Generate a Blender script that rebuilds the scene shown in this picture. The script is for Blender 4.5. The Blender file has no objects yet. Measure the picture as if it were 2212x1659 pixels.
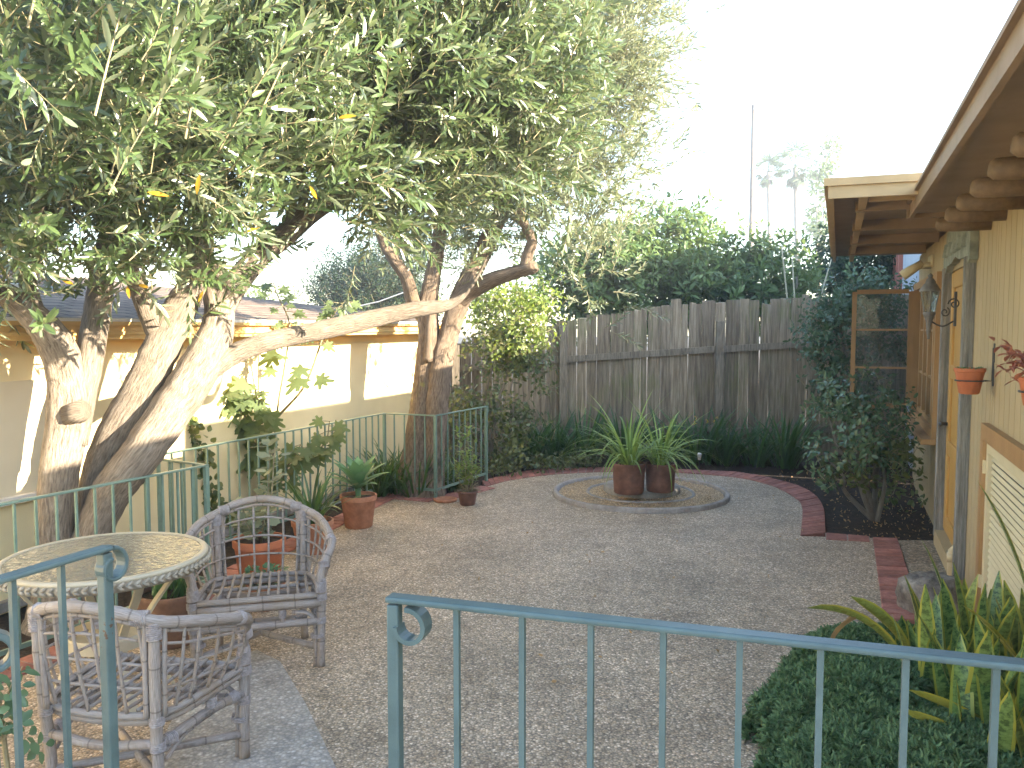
import bpy, math, random, mathutils
import numpy as np
from mathutils import Vector, Matrix
R = math.radians
PI = math.pi
random.seed(7)
rng = np.random.default_rng(11)
scene = bpy.context.scene
col = scene.collection

# ------------------------------------------------------------------ camera geometry
H = 1.8                      # eye height above the patio
F = 1800.0                   # focal length in units of a 2212 px wide picture
TH = math.atan(124 / F)      # pitch below the horizon
CT, ST = math.cos(TH), math.sin(TH)

def ray(u, y):
    r, v = (u - 1106) / F, (y - 829.5) / F
    return Vector((r, CT - v * ST, -(ST + v * CT)))
def G(u, y, z=0.0):          # where the sight line meets the level z
    d = ray(u, y); t = (z - H) / d.z
    return Vector((d.x * t, d.y * t, z))
def D(u, y, Y):              # where the sight line reaches distance Y
    d = ray(u, y); t = Y / d.y
    return Vector((d.x * t, Y, H + d.z * t))
def hit(u, y, O, n):         # where the sight line meets an upright plane
    d = ray(u, y); C = Vector((0, 0, H))
    t = (O - C).dot(n) / d.dot(n)
    return C + d * t

# ------------------------------------------------------------------ materials
def newmat(name):
    m = bpy.data.materials.new(name); m.use_nodes = True
    nt = m.node_tree; nt.nodes.clear()
    out = nt.nodes.new('ShaderNodeOutputMaterial')
    return m, nt, out
def N(nt, kind, **kw):
    n = nt.nodes.new('ShaderNode' + kind)
    for k, v in kw.items():
        if k in n.inputs: n.inputs[k].default_value = v
        else: setattr(n, k, v)
    return n
def c4(c): return (c[0], c[1], c[2], 1)
def coords(nt, scale=(1, 1, 1), out='Object'):
    tc = N(nt, 'TexCoord'); mp = N(nt, 'Mapping'); mp.inputs['Scale'].default_value = scale
    nt.links.new(tc.outputs[out], mp.inputs['Vector'])
    return mp.outputs['Vector']
def ramp(nt, fac, stops):
    r = N(nt, 'ValToRGB'); e = r.color_ramp.elements
    while len(e) < len(stops): e.new(.5)
    for i, (p, c) in enumerate(stops): e[i].position = p; e[i].color = c4(c)
    nt.links.new(fac, r.inputs['Fac'])
    return r.outputs['Color']
def noise(nt, vec, scale, detail=4, rough=.6):
    n = N(nt, 'TexNoise', Scale=scale, Detail=detail, Roughness=rough)
    nt.links.new(vec, n.inputs['Vector'])
    return n.outputs['Fac']
def mix(nt, fac, a, b, mode='MIX'):
    m = N(nt, 'MixRGB', blend_type=mode)
    if isinstance(fac, (int, float)): m.inputs['Fac'].default_value = fac
    else: nt.links.new(fac, m.inputs['Fac'])
    for s, x in (('Color1', a), ('Color2', b)):
        if isinstance(x, tuple): m.inputs[s].default_value = c4(x)
        else: nt.links.new(x, m.inputs[s])
    return m.outputs['Color']
def bump(nt, h, strength, dist=.01):
    b = N(nt, 'Bump', Strength=strength, Distance=dist)
    nt.links.new(h, b.inputs['Height'])
    return b.outputs['Normal']
def attr(nt, name='rnd'):
    a = N(nt, 'Attribute'); a.attribute_name = name
    return a.outputs['Fac']
def bsdf(nt, out, color, rough=.6, normal=None, spec=.5, metal=0):
    p = N(nt, 'BsdfPrincipled')
    if isinstance(color, tuple): p.inputs['Base Color'].default_value = c4(color)
    else: nt.links.new(color, p.inputs['Base Color'])
    if isinstance(rough, (int, float)): p.inputs['Roughness'].default_value = rough
    else: nt.links.new(rough, p.inputs['Roughness'])
    p.inputs['Specular IOR Level'].default_value = spec
    p.inputs['Metallic'].default_value = metal
    if normal: nt.links.new(normal, p.inputs['Normal'])
    if out: nt.links.new(p.outputs[0], out.inputs['Surface'])
    return p

def surf(name, c1, c2, scale=6, stretch=(1, 1, 1), rough=.7, bstr=.3, bscale=40, spec=.4, rndmix=0, fine=None, lo=.35, hi=.65, bdist=.01):
    """two colours mottled by noise, a bump, and the piece's own random tone"""
    m, nt, out = newmat(name)
    v = coords(nt, stretch)
    f = noise(nt, v, scale, 6)
    c = ramp(nt, f, [(lo, c1), (hi, c2)])
    if fine:
        f2 = noise(nt, v, fine[0], 3)
        c = mix(nt, fine[1], c, ramp(nt, f2, [(.35, (.25, .25, .25)), (.65, (1, 1, 1))]), 'MULTIPLY')
    if rndmix:
        g = ramp(nt, attr(nt), [(0, (1 - rndmix,) * 3), (1, (1 + rndmix * .5,) * 3)])
        c = mix(nt, 1, c, g, 'MULTIPLY')
    h = noise(nt, v, bscale, 5)
    bsdf(nt, out, c, rough, bump(nt, h, bstr, bdist), spec)
    return m

def leafmat(name, dark, light, under=None, rough=.38, spec=.5, trans=.35, tcol=None):
    m, nt, out = newmat(name)
    c = ramp(nt, attr(nt), [(0, dark), (.75, light), (1, tuple(min(1, x * 1.35) for x in light))])
    if under:
        geo = N(nt, 'NewGeometry')
        c = mix(nt, geo.outputs['Backfacing'], c, under)
    p = bsdf(nt, None, c, rough, None, spec)
    t = N(nt, 'BsdfTranslucent')
    tc = mix(nt, .55, c, tcol or tuple(min(1, x * 2.2) for x in light))
    nt.links.new(tc, t.inputs['Color'])
    ms = N(nt, 'MixShader'); ms.inputs[0].default_value = trans
    nt.links.new(p.outputs[0], ms.inputs[1]); nt.links.new(t.outputs[0], ms.inputs[2])
    nt.links.new(ms.outputs[0], out.inputs['Surface'])
    return m

M = {}
# ---- greenery
M['olive'] = leafmat('olive_leaf', (.028, .06, .022), (.09, .14, .05), (.20, .24, .15), rough=.32, spec=1.0, trans=.28, tcol=(.28, .35, .12))
M['olive2'] = leafmat('olive_leaf_small', (.06, .085, .038), (.15, .185, .09), (.29, .32, .22), rough=.36, spec=1.0, trans=.33, tcol=(.42, .45, .22))
M['twig'] = surf('twig_bark', (.2, .17, .1), (.32, .28, .16), 20, rough=.7, bstr=.2)
M['hedge'] = leafmat('broad_leaf', (.045, .10, .035), (.13, .20, .065), (.13, .18, .09), rough=.4, spec=.5, trans=.35, tcol=(.3, .42, .08))
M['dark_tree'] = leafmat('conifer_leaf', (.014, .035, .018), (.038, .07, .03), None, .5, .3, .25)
M['camellia'] = leafmat('camellia_leaf', (.045, .10, .055), (.10, .17, .09), (.1, .15, .07), rough=.25, spec=.5, trans=.2)
M['camellia_dull'] = leafmat('camellia_dull_leaf', (.04, .085, .03), (.13, .15, .04), (.12, .15, .06), rough=.35, spec=.5, trans=.25)
M['vine'] = leafmat('vine_leaf', (.06, .12, .03), (.2, .27, .06), None, .4, .4, .4, (.5, .6, .08))
M['strap'] = leafmat('strap_leaf', (.022, .065, .02), (.06, .13, .035), None, .4, .5, .3, (.2, .34, .06))
M['strap_light'] = leafmat('strap_leaf_light', (.10, .18, .035), (.26, .36, .08), None, .4, .5, .35, (.4, .5, .1))
M['fig'] = leafmat('fig_leaf', (.06, .12, .03), (.12, .2, .055), (.14, .19, .09), .5, .4, .4, (.34, .46, .08))
M['agave'] = leafmat('agave_leaf', (.09, .2, .09), (.17, .31, .14), None, .45, .4, .2)
M['silver'] = leafmat('silver_leaf', (.16, .2, .13), (.36, .4, .27), None, .6, .3, .35, (.5, .5, .3))
M['aloe'] = leafmat('aloe_leaf', (.04, .11, .04), (.1, .2, .07), None, .4, .5, .15)
M['mound'] = leafmat('mound_leaf', (.055, .115, .05), (.155, .26, .12), None, .55, .3, .25, (.1, .22, .07))
M['small_succ'] = leafmat('succulent_leaf', (.06, .14, .06), (.12, .22, .1), None, .45, .4, .15)
M['red_succ'] = leafmat('red_succulent_leaf', (.22, .05, .04), (.4, .16, .1), None, .4, .5, .2)
M['yellow_leaf'] = leafmat('yellow_leaf', (.6, .26, .02), (.75, .4, .04), None, .5, .4, .5)
M['palm'] = leafmat('palm_frond', (.05, .08, .04), (.1, .15, .07), None, .5, .3, .4)
M['dry'] = leafmat('dry_leaf', (.25, .14, .06), (.42, .28, .14), None, .7, .2, .3)

def snake_mat():
    m, nt, out = newmat('snake_plant_leaf')
    uv = N(nt, 'UVMap'); sp = N(nt, 'SeparateXYZ')
    nt.links.new(uv.outputs[0], sp.inputs[0])
    mp = N(nt, 'Mapping'); mp.inputs['Scale'].default_value = (2.2, 19, 1)
    nt.links.new(uv.outputs[0], mp.inputs['Vector'])
    f = noise(nt, mp.outputs[0], 1.0, 5, .7)
    band = ramp(nt, f, [(.42, (.035, .085, .03)), (.5, (.14, .24, .07)), (.62, (.22, .33, .11))])
    # yellow margins
    a = N(nt, 'Math', operation='SUBTRACT'); nt.links.new(sp.outputs['X'], a.inputs[0]); a.inputs[1].default_value = .5
    b = N(nt, 'Math', operation='ABSOLUTE'); nt.links.new(a.outputs[0], b.inputs[0])
    e = N(nt, 'Math', operation='GREATER_THAN'); nt.links.new(b.outputs[0], e.inputs[0]); e.inputs[1].default_value = .36
    yel = ramp(nt, attr(nt), [(0, (.30, .34, .06)), (1, (.5, .44, .07))])
    c = mix(nt, e.outputs[0], band, yel)
    c = mix(nt, ramp(nt, attr(nt), [(.55, (0, 0, 0)), (1, (.75, .75, .75))]), c, (.36, .33, .05))
    p = bsdf(nt, None, c, .35, None, .5)
    t = N(nt, 'BsdfTranslucent'); nt.links.new(c, t.inputs['Color'])
    ms = N(nt, 'MixShader'); ms.inputs[0].default_value = .15
    nt.links.new(p.outputs[0], ms.inputs[1]); nt.links.new(t.outputs[0], ms.inputs[2])
    nt.links.new(ms.outputs[0], out.inputs['Surface'])
    return m
M['snake'] = snake_mat()

def bark_mat(name, c1, c2, moss=None):
    m, nt, out = newmat(name)
    uv = N(nt, 'UVMap'); mp = N(nt, 'Mapping'); mp.inputs['Scale'].default_value = (13, 5, 1)
    nt.links.new(uv.outputs[0], mp.inputs['Vector'])
    f = noise(nt, mp.outputs[0], 2.2, 8, .65)
    o = coords(nt)
    big = noise(nt, o, 5, 4)
    c = ramp(nt, f, [(.32, tuple(x * .42 for x in c1)), (.46, c1), (.66, c2)])
    c = mix(nt, .6, c, ramp(nt, big, [(.3, (.6, .57, .52)), (.7, (1.1, 1.08, 1.05))]), 'MULTIPLY')
    if moss:
        mo = noise(nt, o, 9, 3)
        c = mix(nt, ramp(nt, mo, [(.66, (0, 0, 0)), (.74, (.6, .6, .6))]), c, moss)
    fine = noise(nt, mp.outputs[0], 9, 4)
    hh = mix(nt, .35, f, fine)
    bsdf(nt, out, c, .85, bump(nt, hh, 1.0, .035), .25)
    return m
M['bark'] = bark_mat('tree_bark', (.27, .225, .18), (.43, .37, .305))
M['bark2'] = bark_mat('rough_bark', (.22, .165, .12), (.37, .29, .22), (.3, .3, .08))
M['bark3'] = bark_mat('shrub_bark', (.36, .32, .27), (.5, .46, .4))

# ---- ground
def aggregate(name, tint, dull=0.0, pebble=86):
    m, nt, out = newmat(name)
    v = coords(nt)
    w = N(nt, 'TexNoise', Scale=30.0, Detail=2.0); nt.links.new(v, w.inputs['Vector'])
    vv = mix(nt, .012, v, w.outputs['Color'], 'ADD')
    vo = N(nt, 'TexVoronoi', Scale=float(pebble)); nt.links.new(vv, vo.inputs['Vector'])
    hs = N(nt, 'SeparateColor'); nt.links.new(vo.outputs['Color'], hs.inputs[0])
    pc = ramp(nt, hs.outputs[0], [(0, (.24, .22, .195)), (.3, (.38, .345, .295)), (.55, (.48, .43, .365)), (.78, (.55, .465, .36)), (.93, (.70, .65, .58)), (1, (.85, .82, .76))])
    edge = ramp(nt, vo.outputs['Distance'], [(.28, (1, 1, 1)), (.62, (.55, .53, .50))])
    c = mix(nt, 1, pc, edge, 'MULTIPLY')
    if dull: c = mix(nt, dull, c, (.42, .41, .39))
    big = noise(nt, v, 1.3, 5, .6)
    c = mix(nt, 1, c, ramp(nt, big, [(.32, tuple(x * .76 for x in tint)), (.66, tuple(x * 1.12 for x in tint))]), 'MULTIPLY')
    st = noise(nt, v, 6, 5, .7)
    c = mix(nt, .75, c, ramp(nt, st, [(.34, (.70, .67, .63)), (.52, (1, 1, 1))]), 'MULTIPLY')
    inv = N(nt, 'Math', operation='SUBTRACT'); inv.inputs[0].default_value = 1; nt.links.new(vo.outputs['Distance'], inv.inputs[1])
    bsdf(nt, out, c, .62, bump(nt, inv.outputs[0], .6 - dull * .4, .006), .4)
    return m
M['patio'] = aggregate('exposed_aggregate', (1.24, 1.12, .98))
M['patch'] = aggregate('concrete_patch', (1.12, 1.13, 1.15), .42, 62)
M['panel'] = aggregate('pebble_panel', (.95, .88, .78), 0, 60)
M['gravel'] = aggregate('tan_gravel', (1.4, 1.12, .78), 0, 85)
M['soil'] = surf('mulch_soil', (.028, .02, .014), (.085, .058, .038), 22, rough=.95, bstr=1.0, bscale=60, fine=(75, .7), bdist=.03)
M['brick'] = surf('red_brick', (.36, .14, .105), (.48, .215, .17), 10, rough=.8, bstr=.3, bscale=70, rndmix=.28, fine=(30, .35))
M['mortar'] = surf('mortar', (.25, .21, .18), (.34, .29, .25), 14, rough=.9)
M['concrete'] = surf('grey_concrete', (.25, .225, .195), (.40, .365, .32), 7, rough=.85, bstr=.35, bscale=70, fine=(45, .3))
M['kerbing'] = surf('weathered_kerb', (.30, .26, .23), (.45, .40, .36), 7, rough=.8, bstr=.4, bscale=60, fine=(40, .3))
M['rock'] = surf('grey_rock', (.19, .165, .145), (.42, .38, .34), 6, rough=.9, bstr=.9, bscale=22, fine=(35, .5), bdist=.03)

# ---- building surfaces
M['stucco'] = surf('cream_stucco', (.76, .64, .375), (.82, .70, .43), 2.2, rough=.9, bstr=.25, bscale=150, spec=.2, lo=.3, hi=.7, fine=(1.1, .12))
M['fascia'] = surf('ochre_fascia', (.66, .42, .14), (.74, .49, .18), 5, rough=.5, bstr=.1, bscale=30)
M['white_paint'] = surf('white_paint', (.72, .68, .6), (.8, .76, .7), 5, rough=.5, bstr=.1)
M['screen'] = surf('window_screen', (.66, .57, .40), (.71, .62, .45), 3, rough=.75, bstr=.15, bscale=200)
M['pinkish'] = surf('faded_red_paint', (.42, .16, .12), (.5, .2, .16), 5, rough=.7)
M['siding'] = surf('tan_siding', (.425, .33, .185), (.475, .375, .22), 2.5, (1, 1, .35), rough=.65, bstr=.12, bscale=60, spec=.35, rndmix=.07)
M['trim'] = surf('amber_trim', (.35, .20, .085), (.43, .255, .11), 5, (1, 1, .5), rough=.5, bstr=.15, bscale=40)
M['door_paint'] = surf('amber_door', (.46, .265, .07), (.54, .315, .09), 3, (1, 1, .4), rough=.45, bstr=.1, bscale=40)
M['soffit'] = surf('tan_soffit', (.26, .185, .12), (.33, .24, .16), 4, rough=.6, bstr=.12, bscale=40, rndmix=.08)
M['beam'] = surf('stained_beam', (.19, .125, .07), (.26, .175, .10), 6, rough=.65, bstr=.3, bscale=30, fine=(25, .3))
M['barge'] = surf('tan_eave_board', (.45, .32, .17), (.52, .38, .21), 4, rough=.55, bstr=.12, bscale=40)
M['cream_slat'] = surf('cream_louvre', (.64, .55, .35), (.70, .61, .4), 4, rough=.5, bstr=.08)
M['grey_wood'] = surf('weathered_grey_wood', (.19, .185, .17), (.42, .41, .38), 3, (14, 14, .8), rough=.9, bstr=.8, bscale=8, fine=(20, .4), bdist=.02)
M['carved'] = surf('carved_grey_green_wood', (.20, .225, .19), (.36, .385, .33), 10, rough=.9, bstr=.9, bscale=18, bdist=.03)
M['roofing'] = surf('flat_roofing', (.42, .4, .37), (.55, .52, .48), 3, rough=.9)
M['blue_wall'] = surf('pale_blue_wall', (.42, .47, .56), (.5, .55, .63), 3, rough=.8)

def shingle_mat():
    m, nt, out = newmat('brown_shingles')
    uv = N(nt, 'UVMap')
    b = N(nt, 'TexBrick', Scale=1.0); b.inputs['Mortar Size'].default_value = .012
    b.inputs['Brick Width'].default_value = .3; b.inputs['Row Height'].default_value = .16
    b.inputs['Color1'].default_value = (.20, .15, .12, 1); b.inputs['Color2'].default_value = (.30, .24, .19, 1); b.inputs['Mortar'].default_value = (.06, .05, .04, 1)
    nt.links.new(uv.outputs[0], b.inputs['Vector'])
    f = noise(nt, coords(nt), 9, 4)
    c = mix(nt, .6, b.outputs['Color'], ramp(nt, f, [(.3, (.6, .58, .56)), (.7, (1.1, 1.05, 1))]), 'MULTIPLY')
    inv = N(nt, 'Math', operation='SUBTRACT'); inv.inputs[0].default_value = 1; nt.links.new(b.outputs['Fac'], inv.inputs[1])
    bsdf(nt, out, c, .9, bump(nt, inv.outputs[0], .6, .02), .2)
    return m
M['shingle'] = shingle_mat()

def fence_mat():
    m, nt, out = newmat('weathered_fence_board')
    v = coords(nt, (22, 22, 1.3)); v1 = coords(nt)
    f = noise(nt, v, 1.6, 7, .7)
    c = ramp(nt, f, [(.3, (.13, .102, .076)), (.5, (.31, .255, .19)), (.7, (.50, .43, .335))])
    tone = ramp(nt, attr(nt), [(0, (.7, .67, .65)), (.5, (.98, .95, .92)), (1, (1.25, 1.22, 1.18))])
    c = mix(nt, 1, c, tone, 'MULTIPLY')
    mo = noise(nt, v1, 1.6, 4, .6); mo2 = noise(nt, v, 2.5, 3)
    mm = N(nt, 'Math', operation='MULTIPLY'); nt.links.new(mo, mm.inputs[0]); nt.links.new(mo2, mm.inputs[1])
    c = mix(nt, ramp(nt, mm.outputs[0], [(.26, (0, 0, 0)), (.40, (.55, .55, .55))]), c, (.17, .2, .06))
    bsdf(nt, out, c, .9, bump(nt, f, .7, .012), .2)
    return m
M['fence'] = fence_mat()
M['fence_frame'] = surf('fence_timber', (.17, .14, .105), (.34, .285, .22), 3, (12, 12, 1.5), rough=.9, bstr=.7, bscale=6, bdist=.02)

# ---- furniture and pots
def rail_mat(name, c1, c2):
    m, nt, out = newmat(name); v = coords(nt)
    c = ramp(nt, noise(nt, v, 7, 5), [(.35, c1), (.65, c2)])
    ch = noise(nt, v, 55, 3, .6); big = noise(nt, v, 4, 2)
    mm = N(nt, 'Math', operation='MULTIPLY'); nt.links.new(ch, mm.inputs[0]); nt.links.new(big, mm.inputs[1])
    k = ramp(nt, mm.outputs[0], [(.43, (0, 0, 0)), (.445, (1, 1, 1))])
    c = mix(nt, k, c, (.085, .05, .03))
    c = mix(nt, .35, c, ramp(nt, noise(nt, v, 22, 4), [(.3, (.6, .62, .62)), (.6, (1.08, 1.08, 1.08))]), 'MULTIPLY')
    bsdf(nt, out, c, .42, bump(nt, noise(nt, v, 70, 3), .2, .004), .5)
    return m
M['rail'] = rail_mat('teal_rail_paint', (.068, .112, .118), (.092, .142, .148))
M['rail_green'] = rail_mat('sage_rail_paint', (.145, .225, .18), (.19, .28, .225))
def cane_mat():
    m, nt, out = newmat('weathered_cane')
    uv = N(nt, 'UVMap'); mp = N(nt, 'Mapping'); mp.inputs['Scale'].default_value = (9, 7, 1)
    nt.links.new(uv.outputs[0], mp.inputs['Vector'])
    o = coords(nt); g = noise(nt, o, 7, 3)
    sp = N(nt, 'SeparateXYZ'); nt.links.new(uv.outputs[0], sp.inputs[0])
    rn = attr(nt); ad = N(nt, 'Math', operation='MULTIPLY_ADD'); nt.links.new(sp.outputs['Y'], ad.inputs[0]); ad.inputs[1].default_value = 6.2; nt.links.new(rn, ad.inputs[2])
    fr = N(nt, 'Math', operation='FRACT'); nt.links.new(ad.outputs[0], fr.inputs[0])
    node = ramp(nt, fr.outputs[0], [(0, (.45, .42, .41)), (.02, (.6, .58, .56)), (.045, (1, 1, 1)), (.97, (1, 1, 1)), (1, (.8, .78, .76))])
    f = noise(nt, mp.outputs[0], 2.2, 6, .7)
    c = ramp(nt, f, [(.28, (.11, .085, .07)), (.45, (.275, .235, .21)), (.7, (.43, .385, .355))])
    c = mix(nt, ramp(nt, g, [(.5, (0, 0, 0)), (.68, (.7, .7, .7))]), c, (.27, .205, .145))
    c = mix(nt, 1, c, node, 'MULTIPLY')
    bsdf(nt, out, c, .55, bump(nt, f, .5, .004), .4)
    return m
M['cane'] = cane_mat()
M['lash'] = surf('cane_lashing', (.27, .235, .225), (.42, .38, .37), 60, rough=.7, bstr=.6, bscale=180, bdist=.004)
M['cream_metal'] = surf('cream_metal', (.42, .365, .255), (.50, .44, .32), 6, rough=.45, bstr=.05)
M['woven'] = surf('woven_rim', (.27, .235, .175), (.42, .37, .29), 25, rough=.6, bstr=.3, bscale=80)
def glass_mat(name, bumpy, tint, trans=.92, rough=.04, ior=1.45):
    m, nt, out = newmat(name)
    p = bsdf(nt, out, tint, rough, None, .5)
    p.inputs['Transmission Weight'].default_value = trans
    p.inputs['IOR'].default_value = ior
    if bumpy:
        f = noise(nt, coords(nt, (1, 1, 1)), 30, 2, .5)
        nt.links.new(bump(nt, f, 1.0, .014), p.inputs['Normal'])
    return m
M['table_glass'] = glass_mat('rippled_glass', True, (.34, .33, .24), .5, .03, 1.7)
M['glass'] = glass_mat('window_glass', False, (.85, .9, .9), .95, .02, 1.22)
M['lamp_glass'] = glass_mat('lamp_glass', True, (.5, .55, .5))
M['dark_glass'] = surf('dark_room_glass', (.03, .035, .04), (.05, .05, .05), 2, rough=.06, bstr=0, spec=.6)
M['terracotta'] = surf('terracotta', (.40, .165, .085), (.54, .25, .14), 7, rough=.8, bstr=.25, bscale=60, fine=(20, .3))
M['terracotta_red'] = surf('orange_terracotta', (.46, .14, .06), (.56, .19, .085), 6, rough=.7, bstr=.2, bscale=50, fine=(20, .15))
M['pot_brown'] = surf('dark_red_clay', (.14, .065, .048), (.26, .128, .092), 6, rough=.6, bstr=.3, bscale=40, fine=(18, .35))
M['pot_dull'] = surf('brown_clay', (.19, .11, .08), (.31, .19, .14), 6, rough=.8, bstr=.3, bscale=40, fine=(18, .35))
M['iron'] = surf('dark_iron', (.04, .04, .042), (.08, .08, .08), 12, rough=.5, bstr=.2)
M['pewter'] = surf('patinated_lamp_metal', (.12, .115, .11), (.22, .21, .2), 12, rough=.5, bstr=.2)
M['pvc'] = surf('cream_pipe', (.58, .46, .27), (.64, .52, .32), 6, rough=.5, bstr=.05)
M['pole_wood'] = surf('pole_timber', (.17, .14, .12), (.28, .24, .21), 6, (6, 6, .5), rough=.9)
M['bamboo'] = surf('pale_stake', (.5, .45, .33), (.62, .57, .44), 10, rough=.6)
M['wire'] = surf('black_wire', (.02, .02, .02), (.04, .04, .04), 10, rough=.6)
M['white_plastic'] = surf('white_plastic', (.75, .75, .75), (.8, .8, .8), 5, rough=.4)
M['grey_metal'] = surf('grey_duct', (.3, .31, .33), (.38, .39, .41), 5, rough=.5)
# ------------------------------------------------------------------ mesh builder
class MB:
    def __init__(s): s.v, s.f, s.m, s.r, s.uv = [], [], [], [], []
    def add(s, verts, faces, mi=0, rnd=.5, uvs=None):
        o = len(s.v); s.v += [tuple(p) for p in verts]
        s.f += [tuple(i + o for i in f) for f in faces]; s.m += [mi] * len(faces)
        s.r += ([rnd] * len(verts) if isinstance(rnd, (int, float)) else list(rnd))
        s.uv += ([(0, 0)] * len(verts) if uvs is None else list(uvs))
        return s
    def box(s, c, size, rz=0, mi=0, rnd=.5, rot=None):
        x, y, z = size[0] / 2, size[1] / 2, size[2] / 2
        m = rot or Matrix.Rotation(rz, 3, 'Z'); c = Vector(c)
        P = [c + m @ Vector(p) for p in ((-x, -y, -z), (x, -y, -z), (x, y, -z), (-x, y, -z), (-x, -y, z), (x, -y, z), (x, y, z), (-x, y, z))]
        return s.add(P, [(3, 2, 1, 0), (4, 5, 6, 7), (0, 1, 5, 4), (1, 2, 6, 5), (2, 3, 7, 6), (3, 0, 4, 7)], mi, rnd)
    def bar(s, a, b, w, h=None, mi=0, rnd=.5, up=(0, 0, 1)):
        a, b = Vector(a), Vector(b); d = b - a; L = d.length; d.normalize()
        up = Vector(up)
        if abs(d.dot(up)) > .98: up = Vector((0, 1, 0))
        x = up.cross(d).normalized(); y = d.cross(x)
        m = Matrix((x, y, d)).transposed()
        return s.box((a + b) / 2, (w, h or w, L), rot=m, mi=mi, rnd=rnd)
    def tube(s, pts, rad, seg=8, mi=0, rnd=.5, wob=0, closed=False, caps=True, flute=0, seed=0, sq=None):
        pts = [Vector(p) for p in pts]; n = len(pts)
        rad = [rad] * n if isinstance(rad, (int, float)) else rad
        rr = random.Random(seed)
        ph = [rr.uniform(0, 6.28) for _ in range(4)]
        V, U, prev = [], [], None; acc = 0
        for i in range(n):
            if closed: t = pts[(i + 1) % n] - pts[i - 1]
            else: t = pts[min(i + 1, n - 1)] - pts[max(i - 1, 0)]
            t.normalize()
            if prev is None:
                prev = t.cross(Vector((0, 0, 1)) if abs(t.z) < .9 else Vector((1, 0, 0))).normalized()
            x = (prev - t * prev.dot(t)).normalized(); y = t.cross(x); prev = x
            if i: acc += (pts[i] - pts[i - 1]).length
            for k in range(seg):
                a = 2 * PI * k / seg
                q = rad[i] * (1 + wob * (math.sin(3 * a + ph[0] + acc * 2.3) * .5 + math.sin(2 * a + ph[1] - acc * 3.1) * .5) + flute * math.sin(5 * a + ph[2] + acc * .8))
                V.append(pts[i] + x * (math.cos(a) * q) + y * (math.sin(a) * q * (sq or 1)))
                U.append((abs(k / seg * 2 - 1), acc))
        Fc = []
        for i in range(n if closed else n - 1):
            for k in range(seg):
                a, b = i * seg + k, i * seg + (k + 1) % seg
                j = ((i + 1) % n) * seg
                Fc.append((a, b, j + (k + 1) % seg, j + k))
        if caps and not closed:
            Fc.append(tuple(range(seg - 1, -1, -1))); Fc.append(tuple((n - 1) * seg + k for k in range(seg)))
        return s.add(V, Fc, mi, rnd, U)
    def lathe(s, prof, c=(0, 0, 0), seg=32, mi=0, rnd=.5, cap0=False, cap1=False):
        c = Vector(c); V = [c + Vector((r * math.cos(2 * PI * k / seg), r * math.sin(2 * PI * k / seg), z)) for r, z in prof for k in range(seg)]
        Fc = [(i * seg + k, i * seg + (k + 1) % seg, (i + 1) * seg + (k + 1) % seg, (i + 1) * seg + k) for i in range(len(prof) - 1) for k in range(seg)]
        if cap0: Fc.append(tuple(range(seg - 1, -1, -1)))
        if cap1: Fc.append(tuple((len(prof) - 1) * seg + k for k in range(seg)))
        return s.add(V, Fc, mi, rnd)
    def prism(s, poly, z0, z1, mi=0, rnd=.5):
        n = len(poly)
        V = [(p[0], p[1], z0) for p in poly] + [(p[0], p[1], z1) for p in poly]
        Fc = [tuple(range(n - 1, -1, -1)), tuple(range(n, 2 * n))] + [(i, (i + 1) % n, n + (i + 1) % n, n + i) for i in range(n)]
        return s.add(V, Fc, mi, rnd)
    def blade(s, base, az, L, W, th0, th1, segs=7, fold=.25, mi=0, rnd=.5, twist=0, tip=.0, shape=None, power=1.0):
        """a strap leaf: leaves the base at th0 from upright and bends over to th1"""
        shape = shape or [.55, .85, 1, 1, .92, .7, .4, tip]
        p = Vector(base); V, U = [], []
        ca, sa = math.cos(az), math.sin(az)
        for i in range(segs + 1):
            t = i / segs; th = th0 + (th1 - th0) * t ** power
            d = Vector((ca * math.sin(th), sa * math.sin(th), math.cos(th)))
            tw = twist * t
            side = Vector((-sa, ca, 0)) * math.cos(tw) + d.cross(Vector((-sa, ca, 0))) * math.sin(tw)
            nrm = d.cross(side)
            k = t * (len(shape) - 1); k0 = int(min(k, len(shape) - 2)); w = (shape[k0] + (shape[k0 + 1] - shape[k0]) * (k - k0)) * W / 2
            V += [p + side * w + nrm * (fold * w), p.copy(), p - side * w + nrm * (fold * w)]
            U += [(0, t * L * 2), (.5, t * L * 2), (1, t * L * 2)]
            p = p + d * (L / segs)
        Fc = []
        for i in range(segs):
            a, b = i * 3, (i + 1) * 3
            Fc += [(a, a + 1, b + 1, b), (a + 1, a + 2, b + 2, b + 1)]
        return s.add(V, Fc, mi, rnd, U)
    def build(s, name, mats, parent=None, smooth=False, loc=None, bevel=0):
        me = bpy.data.meshes.new(name); me.from_pydata(s.v, [], s.f)
        mats = mats if isinstance(mats, (list, tuple)) else [mats]
        for m in mats: me.materials.append(m)
        if len(mats) > 1: me.polygons.foreach_set('material_index', s.m)
        a = me.attributes.new('rnd', 'FLOAT', 'POINT'); a.data.foreach_set('value', s.r)
        if any(u != (0, 0) for u in s.uv[:60]):
            ul = me.uv_layers.new(name='UVMap'); li = np.empty(len(me.loops), dtype=np.int32); me.loops.foreach_get('vertex_index', li)
            ul.data.foreach_set('uv', np.array(s.uv, dtype=np.float32)[li].ravel())
        if smooth: me.polygons.foreach_set('use_smooth', [True] * len(me.polygons))
        me.update()
        o = bpy.data.objects.new(name, me); col.objects.link(o)
        if parent: o.parent = parent
        if loc: o.location = loc
        if bevel:
            b = o.modifiers.new('bevel', 'BEVEL'); b.width = bevel; b.segments = 2; b.limit_method = 'ANGLE'; b.angle_limit = R(50)
        return o

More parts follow.
